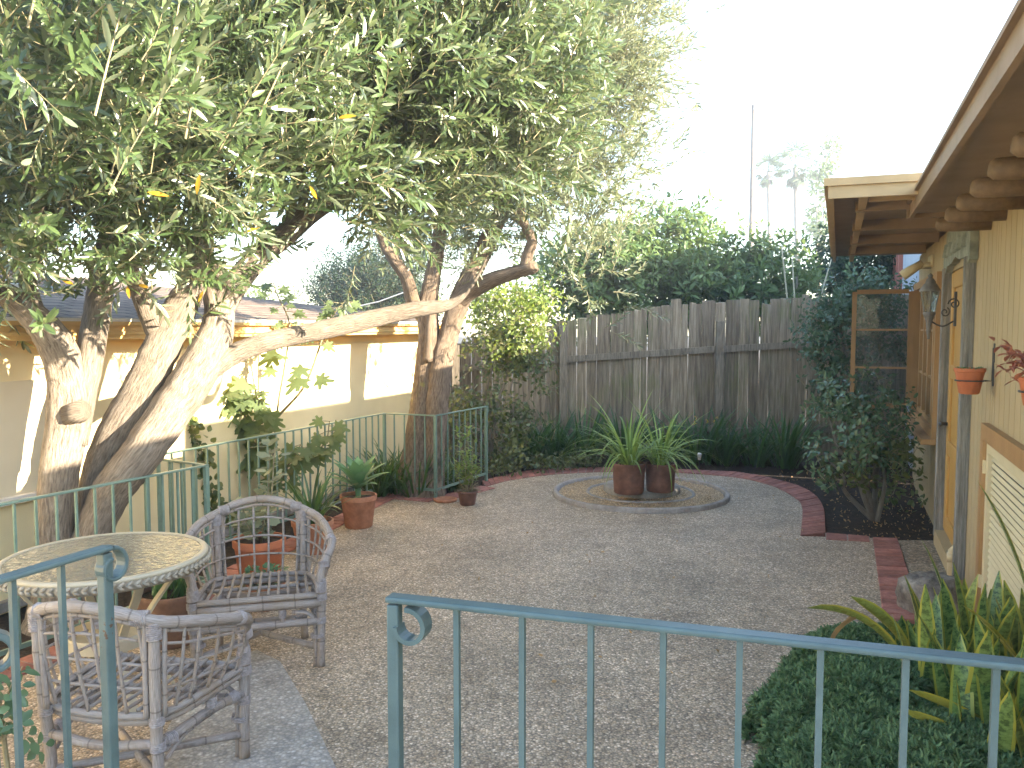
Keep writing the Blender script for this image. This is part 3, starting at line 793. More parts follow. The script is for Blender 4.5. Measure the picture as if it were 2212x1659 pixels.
m = MB(); m.box((0, -.05, .06), (.55, .5, .12)); m.build('vent_body', M['white_paint'], dc, bevel=.005)
m = MB(); m.box((0, -.05, .15), (.62, .58, .06)); m.build('vent_cap', M['grey_metal'], dc, bevel=.008)
# ------------------------------------------------------------------ neighbour's building on the left
WA = Vector((-1.1, 10.7, 0)); WN = Vector((A2.y, -A2.x, 0))      # the wall runs the same way as the house
nb = thing('neighbour_building', 'low cream stucco building with ochre fascia and brown shingle roof beside the trees', 'building', WA, hrz)
def ws(u, y):
    p = hit(u, y, WA, WN); return (p - WA).dot(A2), p.z
def wl(p): return (p - WA).dot(A2), -(p - WA).dot(WN)     # local x along, local y away from the patio
m = MB(); wz = 1.86
WL = -13.0
m.box((WL / 2, .12, wz / 2 - .1), (-WL, .24, wz + .2)); m.box((-.12, 2.2, wz / 2 - .1), (.24, 3.9, wz + .2))
m.build('wall', M['stucco'], nb)
m = MB(); m.box((WL / 2, -.012, 1.66), (-WL + .02, .024, .05)); m.build('frieze', M['stucco'], nb)
# eave: fascia, gutter-like mouldings, soffit
ov = .32
m = MB(); m.box((WL / 2 + .12, -ov + .015, 1.775), (-WL + .24, .03, .12)); m.box((WL / 2 + .13, -ov - .02, 1.825), (-WL + .28, .045, .035)); m.box((WL / 2 + .13, -ov - .008, 1.755), (-WL + .26, .02, .025))
m.box((.225, 2.0, 1.775), (.03, 4.6, .12))
fa = m.build('fascia', M['fascia'], nb, bevel=.004)
m = MB(); m.box((WL / 2 + .1, -ov / 2 + .01, 1.735), (-WL + .2, ov - .03, .02)); m.build('soffit', M['fascia'], nb)
def roof_mesh(mb, quads, z0):
    for q in quads:
        a, bq = Vector(q[0]), Vector(q[1]); e = (bq - a).normalized(); U = []
        for p in q:
            d = Vector(p) - a; x = d.dot(e); U.append((x, (d - e * x).length))
        mb.add(q, [tuple(range(len(q)))], 0, .5, U)
sl = math.tan(R(9)); e0 = 1.85
x1, y0 = .25, -ov - .04
dep = 3.0
m = MB()
roof_mesh(m, [[(WL, y0, e0), (x1, y0, e0), (x1 - dep, y0 + dep, e0 + dep * sl), (WL, y0 + dep, e0 + dep * sl)], [(x1, y0, e0), (x1, y0 + 2 * dep, e0), (x1 - dep, y0 + dep, e0 + dep * sl)],
               [(x1, y0 + 2 * dep, e0), (WL, y0 + 2 * dep, e0), (WL, y0 + dep, e0 + dep * sl), (x1 - dep, y0 + dep, e0 + dep * sl)],
               [(x1, y0, e0 - .02), (WL, y0, e0 - .02), (WL, y0 + 2 * dep, e0 - .02), (x1, y0 + 2 * dep, e0 - .02)]], 0)
rf = m.build('roof', M['shingle'], nb)
m = MB(); m.box((WL / 2 + .12, y0 - .004, e0 - .005), (-WL + .26, .012, .022)); m.build('drip_edge', M['white_paint'], rf)
# the taller roof behind
m = MB(); hx, hy, hw, hz, pk = -3.6, 1.5, 5.2, 2.05, 1.5
roof_mesh(m, [[(WL, hy, hz), (hx, hy, hz), (hx - 2.4, hy + 2.6, hz + pk), (WL, hy + 2.6, hz + pk)], [(hx, hy, hz), (hx, hy + hw, hz), (hx - 2.4, hy + 2.6, hz + pk)], [(hx, hy + hw, hz), (WL, hy + hw, hz), (WL, hy + 2.6, hz + pk), (hx - 2.4, hy + 2.6, hz + pk)]], 0)
up = m.build('upper_roof', M['shingle'], nb)
m = MB(); m.box(((WL + hx) / 2, hy + hw / 2, hz - .32), (hx - WL - .5, hw - .5, .64)); m.build('upper_wall', M['stucco'], nb)
sk = ws(262, 640)
m = MB(); m.box((sk[0] - .3, 1.35, 2.14), (.8, .55, .07), rot=Matrix.Rotation(R(9), 3, 'X')); kl = m.build('skylight', M['white_paint'], rf)
m = MB(); m.box((sk[0] - .3, 1.343, 2.182), (.7, .46, .012), rot=Matrix.Rotation(R(9), 3, 'X')); m.build('skylight_pane', M['glass'], kl)
# shuttered window at the left end
wb = (ws(-330, 900)[0], ws(138, 900)[0]); wzs = (ws(60, 1064)[1], ws(60, 821)[1])
m = MB(); m.box(((wb[0] + wb[1]) / 2, -.012, (wzs[0] + wzs[1]) / 2), (wb[1] - wb[0], .024, wzs[1] - wzs[0])); sc_ = m.build('window_screen', M['screen'], nb)
m = MB(); m.box(((wb[0] + wb[1]) / 2, -.03, wzs[0] - .02), (wb[1] - wb[0] + .1, .07, .05)); m.build('window_sill', M['white_paint'], sc_, bevel=.005)
m = MB(); m.box((WL / 2, -.03, .03), (-WL, .06, .06)); m.build('base_ledge', M['concrete'], nb)

# ------------------------------------------------------------------ board fence at the back
FO, FN = Vector((0, 11.75, 0)), Vector((0, -1, 0))
fx = lambda u, y=800: hit(u, y, FO, FN).x
fzz = lambda u, y: hit(u, y, FO, FN).z
fen = thing('board_fence', 'tall weathered grey board fence with ragged tops and mossy planks behind the patio', 'fence')
top_px = [(940, 745), (985, 738), (1100, 716), (1215, 692), (1480, 657), (1560, 650), (1640, 650), (1740, 640), (1900, 640), (2060, 640)]
txs, tzs = [fx(*p) for p in top_px], [fzz(*p) for p in top_px]
rails_px = [(940, 800), (1225, 775), (1540, 755), (1740, 742), (2060, 725)]
rxs, rzs = [fx(*p) for p in rails_px], [fzz(*p) for p in rails_px]
m = MB(); x = fx(930)
while x < 5.5:
    wd = random.choice((.095, .14, .14, .145, .15, .19)); zt = float(np.interp(x, txs, tzs)) + random.uniform(-.035, .035)
    if random.random() < .07: zt += random.uniform(.05, .13)
    g = random.choice((.002, .003, .004, .006, .012))
    c = (x + wd / 2, FO.y + random.uniform(-.005, .005), zt / 2 - .03)
    rot = Matrix.Rotation(random.gauss(0, .006), 3, 'Y') @ Matrix.Rotation(random.gauss(0, .03), 3, 'Z')
    m.box(c, (wd - g, .018, zt + .06), rot=rot, rnd=random.random())
    # notched and worn top corners
    k = len(m.v) - 4
    for j in range(4):
        if random.random() < .35: px, py, pz = m.v[k + j]; m.v[k + j] = (px, py, pz - random.uniform(0, .035))
    x += wd
m.build('boards', M['fence'], fen)
posts = [fx(1216), fx(1551), fx(1900), fx(985)]
pz_ = {0: (704, 1000), 1: (694, 1000), 2: (690, 1000), 3: (745, 1000)}
seg = sorted(posts)
for a, c in zip(seg, seg[1:] + [5.5]):
    q = MB(); q.bar((a + .05, FO.y - .035, float(np.interp(a, rxs, rzs))), (c - .05, FO.y - .035, float(np.interp(c, rxs, rzs))), .04, .09); q.build('rail', M['fence_frame'], fen)
    q = MB(); q.bar((a + .05, FO.y - .035, .32), (c - .05, FO.y - .035, .36), .04, .09); q.build('rail', M['fence_frame'], fen)
for i, px in enumerate(posts):
    u_ = (1216, 1551, 1900, 985)[i]; zt = fzz(u_, pz_[i][0])
    q = MB(); q.box((px, FO.y - .06, zt / 2), (.105, .1, zt)); q.build('fence_post', M['fence_frame'], fen, bevel=.006)

# ------------------------------------------------------------------ painted iron railings
def railing(name, label, line, z, mat, post_idx, pitch, base=0.0, post_w=.034, low=.09, bal=.014, end_scroll=(), group=None, z_line=None, hand=(.04, .018)):
    t = thing(name, label, 'railing', tuple(line[0]) if False else (0, 0, 0), 0, group)
    zs = z_line or [z] * len(line)
    P = [Vector((p.x, p.y, zz)) for p, zz in zip(line, zs)]
    h = MB(); lo = MB()
    for a, c in zip(P, P[1:]):
        d = (c - a).normalized()
        h.bar(a - d * .012, c + d * .012, hand[0], hand[1])
        if low is not None: lo.bar(Vector((a.x, a.y, base + low)), Vector((c.x, c.y, base + low)), .016, .026)
    for e in end_scroll:      # flat bar curling down at the end
        i, sgn = e; p = P[i]; q = P[i - 1] if i else P[1]
        d = (p - q); d.z = 0; d.normalize(); r0 = .04; pts = []
        for k in range(22):
            a = PI / 2 - k * .30; r_ = r0 * (1 - k / 34)
            pts.append(p + d * (.012 + r_ * math.cos(a) + (0)) + Vector((0, 0, -r0 + r_ * math.sin(a))))
        sd = Vector((-d.y, d.x, 0)); V = []
        for k, pt in enumerate(pts):
            tn = (pts[min(k + 1, 21)] - pts[max(k - 1, 0)]).normalized(); nn = tn.cross(sd)
            for sx, sy in ((1, 1), (-1, 1), (-1, -1), (1, -1)): V.append(pt + sd * (sx * hand[0] * .5) + nn * (sy * hand[1] * .42))
        Fc = [(k * 4 + j, k * 4 + (j + 1) % 4, k * 4 + 4 + (j + 1) % 4, k * 4 + 4 + j) for k in range(21) for j in range(4)] + [(84, 85, 86, 87)]
        h.add(V, Fc)
    h.build('handrail', mat, t, bevel=.004)
    if low is not None: lo.build('bottom_rail', mat, t)
    for i in post_idx:
        p = P[i]; a = P[i - 1] if i else P[1]; rz = math.atan2(p.y - a.y, p.x - a.x)
        q = MB(); q.box((p.x, p.y, (base + p.z - .009) / 2), (post_w, post_w, p.z - .009 - base), rz); q.build('post', mat, t, bevel=.003)
    for a, c in zip(P, P[1:]):
        L = (c - a).length; n = max(1, round(L / pitch)); rz = math.atan2(c.y - a.y, c.x - a.x)
        for k in range(1, n):
            p = a.lerp(c, k / n); zb = base + (low or 0)
            q = MB(); q.box((p.x, p.y, (zb + p.z - .008) / 2), (bal, bal, p.z - .008 - zb), rz); q.build('baluster', mat, t)
    return t
# round the tree beds
railing('patio_railing', 'long sage green iron railing stepping around the tree beds below the cream wall', RP, rail_z, M['rail_green'], (1, 2, 3, 4, 5), .118, end_scroll=((5, 1),), hand=(.03, .014), post_w=.03, bal=.0125, low=.1)
# around the landing at the camera
zt = 1.34
r0, r1 = G(852, 1292, zt), G(2212, 1437, zt); d_ = (r1 - r0); u7 = G(2152, 1430, zt)
fr_line = [r0, r0 + d_ * 2.2]
Lb = (u7 - r0).length / 8.0
railing('landing_railing', 'teal iron railing with a curled end in the right foreground, above the low mound shrub', [r0 + d_.normalized() * (Lb * 12), r0], zt, M['rail'], (1,), Lb, base=.43, post_w=.0215, bal=.0095, end_scroll=(), hand=(.031, .011))
l0, l1 = G(225, 1185, zt), G(0, 1252, zt); d_ = l1 - l0
railing('stair_railing', 'teal iron railing with a large scroll end crossing in front of the glass table', [l0 + d_ * 1.35, l0], zt, M['rail'], (1,), .121, base=.1, post_w=.023, bal=.0105, end_scroll=((1, 1),), hand=(.031, .011))
e0_ = D(0, 1372, 1.55)
railing('newel_railing', 'rounded end of a teal railing at the left edge, before the dark leaves', [Vector((e0_.x - .55, e0_.y - .35, 0)), Vector((e0_.x - .03, e0_.y, 0))], e0_.z, M['rail'], (1,), .2, base=0, end_scroll=((1, 1),), hand=(.036, .016))
# small curl tucked under the end of the landing railing
rl = bpy.data.objects['landing_railing']
m = MB(); dd = (r1 - r0).normalized(); sd = Vector((-dd.y, dd.x, 0)); pts = []
for k in range(16):
    a = PI * .55 - k * .32; r_ = .031 * (1 - k / 60); pts.append(r0 + dd * (.018 + .012 + r_ * math.cos(a)) + Vector((0, 0, -.044 + r_ * math.sin(a))))
V = []
for k, pt in enumerate(pts):
    tn = (pts[min(k + 1, 15)] - pts[max(k - 1, 0)]).normalized(); nn = tn.cross(sd)
    for sx, sy in ((1, 1), (-1, 1), (-1, -1), (1, -1)): V.append(pt + sd * (sx * .016) + nn * (sy * .004))
m.add(V, [(k * 4 + j, k * 4 + (j + 1) % 4, k * 4 + 4 + (j + 1) % 4, k * 4 + 4 + j) for k in range(15) for j in range(4)] + [(3, 2, 1, 0), (60, 61, 62, 63)])
m.build('scroll', M['rail'], rl)

# ------------------------------------------------------------------ olive-like trees
def limb(pts, n=6):
    """pts: (u, y, distance, width in px) -> centre line and radii"""
    P = []
    for u, y, Y, wpx in pts:
        p = D(u, y, Y); P.append((p.x, p.y, p.z, wpx / F * Y / CT / 2))
    S = spline(P, n)
    return [Vector(q[:3]) for q in S], [max(.004, q[3]) for q in S]
def limb_part(name, pts, mat, parent, seed, seg=18, flute=.035, wob=.07):
    c, r = limb(pts)
    rr = random.Random(seed)
    for i in range(1, len(c) - 1): c[i] = c[i] + Vector((rr.gauss(0, 1), rr.gauss(0, 1), rr.gauss(0, .6))) * r[i] * .02
    q = MB(); q.tube(c, r, seg, wob=wob, flute=flute, seed=seed)
    return q.build(name, mat, parent, True)
t1b = G(150, 1335)
tree1 = thing('olive_tree', 'broad multi-stemmed tree with pale smooth trunks behind the glass table, leaning right', 'tree', (0, 0, 0))
TR1 = [
 [(110, 1440, 5.0, 210), (125, 1370, 5.0, 150), (128, 1290, 5.0, 112), (120, 1200, 5.0, 84), (119, 1120, 5.0, 80), (130, 1000, 5.02, 84), (146, 900, 5.05, 88), (142, 810, 5.05, 78), (118, 740, 5.0, 72), (80, 690, 4.9, 60), (30, 648, 4.8, 52), (-40, 600, 4.6, 44), (-120, 540, 4.4, 36)],
 [(160, 960, 5.05, 56), (180, 860, 5.1, 52), (196, 760, 5.15, 58), (212, 660, 5.2, 56), (225, 560, 5.25, 46), (250, 440, 5.3, 36), (240, 300, 5.3, 26), (270, 150, 5.2, 18)],
 [(170, 1330, 5.1, 70), (180, 1230, 5.15, 52), (186, 1130, 5.2, 50), (196, 1060, 5.25, 56), (222, 990, 5.3, 74), (262, 915, 5.3, 84), (310, 830, 5.3, 78), (352, 740, 5.35, 74), (392, 660, 5.4, 66), (428, 590, 5.5, 50), (440, 520, 5.6, 42), (420, 420, 5.7, 34), (430, 300, 5.7, 26), (400, 150, 5.6, 18)],
 [(352, 735, 5.35, 52), (326, 690, 5.3, 44), (306, 640, 5.25, 42), (284, 585, 5.2, 34), (270, 520, 5.1, 28), (300, 420, 4.9, 20)],
 [(150, 1400, 4.98, 130), (172, 1270, 5.0, 96), (203, 1150, 5.04, 78), (243, 1060, 5.08, 86), (282, 1010, 5.1, 88), (342, 925, 5.2, 90), (400, 840, 5.3, 88), (448, 765, 5.4, 82), (472, 700, 5.5, 66), (470, 640, 5.6, 60), (448, 580, 5.7, 52), (400, 520, 5.8, 44), (350, 440, 5.9, 36), (330, 320, 5.9, 24)],
 [(470, 690, 5.5, 50), (500, 630, 5.6, 54), (555, 560, 5.75, 52), (620, 505, 5.9, 50), (690, 445, 6.0, 46), (770, 405, 6.1, 40), (860, 390, 6.2, 30), (950, 320, 6.1, 22), (1020, 220, 5.9, 14)],
 [(620, 505, 5.9, 36), (650, 420, 6.0, 32), (640, 300, 6.0, 26), (680, 170, 5.9, 20), (700, 30, 5.7, 14)],
 [(400, 850, 5.3, 60), (440, 810, 5.35, 50), (500, 768, 5.45, 46), (570, 740, 5.55, 42), (650, 722, 5.7, 40), (740, 704, 5.85, 40), (830, 684, 6.0, 36), (910, 668, 6.1, 33), (965, 660, 6.2, 24), (1000, 640, 6.25, 13), (1030, 600, 6.3, 7), (1050, 560, 6.3, 4)],
 [(80, 690, 4.9, 40), (60, 600, 4.8, 34), (90, 480, 4.6, 28), (60, 330, 4.4, 22), (100, 150, 4.2, 14)],
]
limb_part('trunk', TR1[0], M['bark'], tree1, 1, 18)
for i, l in enumerate(TR1[1:]): limb_part('trunk' if i in (1, 3) else 'limb', l, M['bark'], tree1, 10 + i, 16)
q = MB(); q.tube([D(185, 885, 4.98), D(152, 893, 5.0)], [.05, .09], 12, wob=.2); q.build('stub', M['bark'], tree1, True)
tw1 = [twig(L, n + 1, .080, .0185, 100 + i, (32, 60), curl=.1, shape=((.16, .68), (.42, 1), (.7, .86), (.9, .45))) for i, (L, n) in enumerate(((.30, 8), (.24, 7), (.34, 9), (.2, 6), (.27, 8)))]
def px_blob(u, y, Y, r, ry=None, rz=None, dens=1): return (tuple(D(u, y, Y)), r, ry or r * .85, rz or r * .8, dens)
near1 = [px_blob(*a) for a in (
 (40, 120, 3.4, .6), (250, 260, 3.5, .48), (60, 420, 4.5, .55), (330, 390, 4.4, .5), (430, 160, 4.2, .6), (560, 320, 4.6, .55), (700, 180, 5.0, .75),
 (720, 350, 5.4, .55), (880, 130, 5.3, .75), (900, 300, 5.6, .62), (1030, 330, 5.9, .55), (1060, 190, 5.9, .7), (1120, 50, 5.8, .75), (880, -40, 5.4, .85), (620, -10, 4.8, .8), (1150, 270, 6.1, .48), (980, 410, 6.0, .36), (130, 260, 3.8, .5), (200, 30, 3.3, .5))]
mid1 = [px_blob(*a) for a in (
 (150, 560, 4.5, .32, .3, .2), (330, 560, 4.6, .26, .25, .2), (480, 500, 4.7, .3, .3, .26), (640, 440, 4.8, .4, .4, .28), (20, 570, 4.3, .3, .3, .2), (400, 610, 4.7, .16, .16, .12),
 (250, 200, 5.3, 1.1), (520, 260, 5.6, 1.0), (820, 250, 5.8, 1.0), (1040, 140, 5.6, .9), (100, 300, 5.0, .9), (350, -60, 5.2, 1.1), (800, -60, 5.6, 1.1), (800, 420, 5.6, .42, .4, .32), (60, -40, 4.6, .9))]
near1 += [((.3, 2.7, 4.15), .75, .6, .5, .9), ((1.05, 2.4, 4.55), .8, .65, .55, .9), ((-.7, 3.0, 4.2), .7, .6, .5, .9), ((.3, 3.6, 4.7), .8, .7, .5, .9), ((-1.2, 2.5, 4.0), .6, .5, .5, .8)]  # unseen foliage added overhead to shade the left of the crown
P1, Q1 = blob_points(near1, 285, .18, 10)
P2, Q2 = blob_points(mid1, 210, .17, 12)
P, Q = np.concatenate([P1, P2]), np.concatenate([Q1, Q2])
# sprays hanging along the lower limbs
ex = []
for l, k in ((TR1[7], 10), (TR1[5], 22), (TR1[2], 12), (TR1[4], 12), (TR1[0], 14), (TR1[3], 16), (TR1[1], 8)):
    c, r = limb(l)
    for _ in range(k):
        i = random.randrange(len(c) // 2, len(c)); p = c[i] + Vector((random.gauss(0, .1), random.gauss(0, .1), random.gauss(.06, .1))); ex.append(p)
P = np.concatenate([P, np.array(ex)]); Q = np.concatenate([Q, rng.normal(size=(len(ex), 3)) * .5])
# drop anything that would hang in the open gap between the trees or too near the lens
def to_px(P):
    x, y, z = P[:, 0], P[:, 1], P[:, 2] - H
    dep = y * CT - z * ST; up = y * ST + z * CT
    return 1106 + F * x / dep, 829.5 - F * up / dep, dep
def thin(P, Q, rules, seed=3):
    u, y, d = to_px(P); keep = d > 1.9
    r_ = np.random.default_rng(seed).random(len(P))
    for (u0, u1, y0, y1, pr) in rules: keep &= ~((u > u0) & (u < u1) & (y > y0) & (y < y1) & (r_ < pr))
    return P[keep], Q[keep]
P, Q = thin(P, Q, [(510, 780, 500, 700, .95), (560, 760, 400, 520, .6), (-200, 500, 700, 1700, 1), (-200, 760, 640, 1700, .8), (1260, 2300, -2000, 2000, 1), (760, 1300, 520, 1700, .9), (420, 560, 560, 700, .5)])
dirs = Q * .55 + rng.normal(size=Q.shape) * .42 + np.array([.32, -.1, .55])
scatter('crown', tw1, P, dirs, rng.uniform(.65, 1.3, len(P)), [M['olive'], M['twig']], tree1)
# long upright shoots at the front
sh = [twig(.62, 14, .1, .023, 300 + i, (30, 50), stem=.004, bend=.12, shape=((.16, .68), (.42, 1), (.7, .86), (.9, .45))) for i in range(3)]
SP = [D(*a) for a in ((205, 250, 2.75), (235, 420, 3.0), (335, 270, 3.0), (400, 300, 3.2), (470, 330, 3.4), (560, 250, 3.5), (300, 220, 3.1), (700, 120, 4.0), (760, 440, 5.2), (650, 330, 4.5), (60, 60, 2.9), (880, 400, 5.3), (1000, 330, 5.5), (1090, 350, 5.6), (930, 260, 5.0))]
for i, p in enumerate(SP): scatter('shoot', sh, np.array([p]), np.array([(.18 + .5 * random.random() * (i > 0), random.uniform(-.2, .2), .85)]), rng.uniform(.75, 1.1, 1), [M['olive'], M['twig']], tree1, .2)
yl = MB()
for u, y, Y in ((730, 255, 3.6), (528, 503, 3.9), (432, 376, 3.2), (318, 415, 3.3), (440, 628, 4.4), (322, 622, 4.4), (275, 618, 4.4), (685, 430, 4.0), (160, 855 - 240, 4.2)):
    leaf(yl, D(u, y, Y), (random.gauss(0, 1), random.gauss(0, .4), random.gauss(-.3, .5)), (0, -1, .4), .08, .02, random.random())
yl.build('yellow_leaves', M['yellow_leaf'], tree1, True)

tree2 = thing('rough_barked_tree', 'tree with a split rough brown trunk at the end of the cream wall, tall crown', 'tree', (0, 0, 0))
T2 = 8.86
TR2 = [
 [(905, 1090, T2, 110), (905, 1030, T2, 84), (903, 985, T2, 66), (908, 920, T2, 58), (916, 850, T2, 58), (922, 780, T2, 52), (926, 720, T2, 46), (922, 670, T2, 44), (930, 620, T2, 36), (945, 540, T2 + .05, 30), (955, 460, T2 + .1, 26), (985, 360, T2 + .1, 22), (1000, 240, T2, 16)],
 [(925, 1080, T2 - .05, 90), (934, 1020, T2 - .06, 56), (938, 950, T2 - .06, 50), (942, 880, T2 - .06, 50), (950, 800, T2 - .05, 48), (966, 730, T2, 44), (985, 668, T2, 46), (1010, 610, T2 + .05, 44), (1045, 540, T2 + .15, 38), (1085, 450, T2 + .25, 36), (1130, 370, T2 + .3, 34), (1175, 300, T2 + .3, 28), (1230, 235, T2 + .3, 20), (1290, 150, T2 + .3, 12)],
 [(920, 690, T2, 30), (895, 655, T2 - .05, 30), (878, 600, T2 - .1, 26), (850, 560, T2 - .1, 24), (825, 520, T2 - .1, 18), (800, 440, T2 - .1, 14), (790, 340, T2, 10)],
 [(985, 655, T2 - .02, 36), (1020, 627, T2 - .1, 36), (1070, 602, T2 - .2, 33), (1120, 586, T2 - .3, 30), (1150, 577, T2 - .35, 31), (1158, 573, T2 - .36, 20)],
 [(1136, 585, T2 - .33, 30), (1140, 555, T2 - .33, 26), (1150, 520, T2 - .33, 24), (1136, 490, T2 - .33, 20), (1126, 460, T2 - .33, 17), (1135, 400, T2 - .3, 12), (1160, 330, T2 - .3, 9)],
 [(1080, 460, T2 + .2, 22), (1070, 400, T2 + .1, 18), (1050, 320, T2, 14), (1080, 220, T2, 10), (1100, 100, T2, 8)],
 [(1175, 300, T2 + .3, 18), (1240, 290, T2 + .2, 13), (1310, 240, T2 + .1, 9), (1360, 160, T2, 6)],
 [(925, 780, T2 - .12, 24), (926, 730, T2 - .14, 16), (928, 690, T2 - .12, 16), (936, 650, T2 - .1, 14)],
]
for i, l in enumerate(TR2): limb_part('trunk' if i < 2 else 'limb', l, M['bark2'], tree2, 40 + i, 16, flute=.06 if i < 2 else .04, wob=.1)
tw2 = [twig(L, n, .076, .0145, 140 + i, (30, 58), curl=.1, stem=.002) for i, (L, n) in enumerate(((.30, 9), (.25, 8), (.36, 10), (.22, 7)))]
b2 = [px_blob(*a) for a in (
 (1180, 130, 8.6, .95), (1330, 150, 8.9, .62), (1040, 200, 9.0, 1.0), (1230, 330, 8.8, .72), (1060, 390, 9.2, .7), (900, 400, 9.2, .62), (1330, 310, 8.8, .45), (1270, 450, 8.9, .42), (1340, 30, 8.9, .66),
 (1150, -20, 8.8, 1.0), (1370, -120, 9, .7), (820, 470, 9.3, .4, .4, .3), (960, 500, 9.2, .36), (1210, 520, 9.0, .36), (1310, 545, 8.5, .32, .3, .26), (1000, 60, 9, .9), (1000, 450, 9.1, .5, .5, .4), (1120, 480, 9.0, .4, .4, .3), (900, 500, 9.3, .4, .4, .3), (1280, 620, 8.6, .2, .2, .16), (880, 540, 9.1, .25), (1050, 560, 9.0, .22), (880, 250, 9.6, .9))]
P, Q = blob_points(b2, 380, .17, 12)
P, Q = thin(P, Q, [(500, 800, 430, 700, .9), (700, 1100, 590, 1200, .93), (1455, 2300, -2000, 2000, .9), (1420, 2000, 330, 1200, .75), (1100, 1240, 560, 1200, .7)])
dirs = Q * .6 + rng.normal(size=Q.shape) * .4 + np.array([.25, -.05, .42])
scatter('crown', tw2, P, dirs, rng.uniform(.85, 1.3, len(P)), [M['olive2'], M['twig']], tree2)

# ------------------------------------------------------------------ greenery beyond the fence
def spray(n, LL, LW, seed, r=.1, mi=0, shape=((.2, .7), (.5, 1), (.8, .6)), droop=.3):
    rr = random.Random(seed); mb = MB()
    for i in range(n):
        az = 2.4 * i + rr.uniform(-.4, .4); el = rr.uniform(-.2, 1.1)
        ax = Vector((math.cos(az) * math.cos(el), math.sin(az) * math.cos(el), math.sin(el)))
        leaf(mb, ax * r * rr.uniform(.1, 1), ax + Vector((0, 0, -droop * rr.random())), Vector((0, 0, 1)) + Vector((rr.gauss(0, .3), rr.gauss(0, .3), 0)), LL * rr.uniform(.7, 1.15), LW * rr.uniform(.8, 1.15), rr.random(), mi, shape=shape)
    mb.tube([(0, 0, -r * 1.2), (0, 0, r * .4)], [.003, .002], 4, mi=1, caps=False)
    return mb
hs_t = [spray(9, .13, .048, 500 + i, .10) for i in range(4)]
def bush(name, label, cat, base, blobs, tpls, mats, per, scl=(.8, 1.3), clump=.16, stem_r=.05, bark='bark3', group=None, up=.5, stems=None, rules=None, per_clump=9):
    t = thing(name, label, cat, tuple(base), 0, group); O = Vector(base)
    P, Q = blob_points(blobs, per, clump, per_clump)
    if rules: P, Q = thin(P, Q, rules)
    scatter('crown', tpls, P - np.array(O), Q * .7 + rng.normal(size=Q.shape) * .4 + np.array([0, -.08, up]), rng.uniform(*scl, len(P)), mats, t)
    m = MB()
    for k, (c, rx, ry, rz, dn) in enumerate(blobs if stems is None else stems):
        c = Vector(c) - O; j = Vector((random.uniform(-.06, .06), random.uniform(-.06, .06), 0))
        m.tube([Vector((q[0], q[1], q[2])) for q in spline([j * .5 + Vector((0, 0, -.03)), c * .35 + j * 2 + Vector((0, 0, c.z * .1)), c * .75 - j, c + Vector((0, 0, rz * .5))], 5)], [stem_r * (1 - .75 * i / 15) for i in range(16)], 8, wob=.1, seed=k)
    m.build('trunk', M[bark], t, True)
    return t
def fl(p, z=0): return (p.x, p.y, z)
hm = [M['hedge'], M['twig']]
for nm, lb, bu, bls in (
 ('broadleaf_tree', 'green broad-leaved tree rising over the middle of the fence, just right of the tall crown', 1330, ((1300, 575, 13.3, .95), (1400, 550, 13.6, .85), (1250, 625, 13.2, .75), (1400, 650, 13.0, .7))),
 ('broadleaf_tree', 'green broad-leaved tree over the fence in front of the utility pole', 1530, ((1490, 560, 14.0, .9), (1575, 590, 13.8, .72), (1480, 640, 13.4, .75), (1610, 640, 13.4, .55))),
 ('broadleaf_tree', 'sunlit yellow-green tree over the fence with bare stakes through it', 1700, ((1675, 590, 13.6, .58), (1720, 625, 13.2, .5), (1640, 640, 13.4, .5), (1725, 575, 13.8, .42)))):
    bush(nm, lb, 'tree', fl(D(bu, 900, 13.6)), [px_blob(*a) for a in bls], hs_t, hm, 190, (.75, 1.25), .2, .07, rules=[(1765, 2500, 0, 2000, .9)])
dk = [spray(14, .07, .02, 540 + i, .12) for i in range(3)]
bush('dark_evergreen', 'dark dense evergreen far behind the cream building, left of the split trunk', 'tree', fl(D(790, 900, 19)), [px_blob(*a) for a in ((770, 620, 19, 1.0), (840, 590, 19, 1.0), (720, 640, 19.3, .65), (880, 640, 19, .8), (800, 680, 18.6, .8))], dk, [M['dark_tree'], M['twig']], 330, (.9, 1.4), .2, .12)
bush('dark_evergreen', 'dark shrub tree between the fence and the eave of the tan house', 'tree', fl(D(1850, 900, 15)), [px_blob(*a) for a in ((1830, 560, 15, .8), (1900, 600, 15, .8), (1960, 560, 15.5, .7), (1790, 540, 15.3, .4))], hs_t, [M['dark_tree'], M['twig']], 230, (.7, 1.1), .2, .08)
bush('roof_top_shrub', 'small yellow-green tree top showing over the shingle roof left of the leaning limb', 'tree', fl(D(560, 900, 20)), [px_blob(*a) for a in ((555, 650, 20, .45), (610, 640, 21, .3))], dk, [M['vine'], M['twig']], 300, (.9, 1.3), .2, .05)
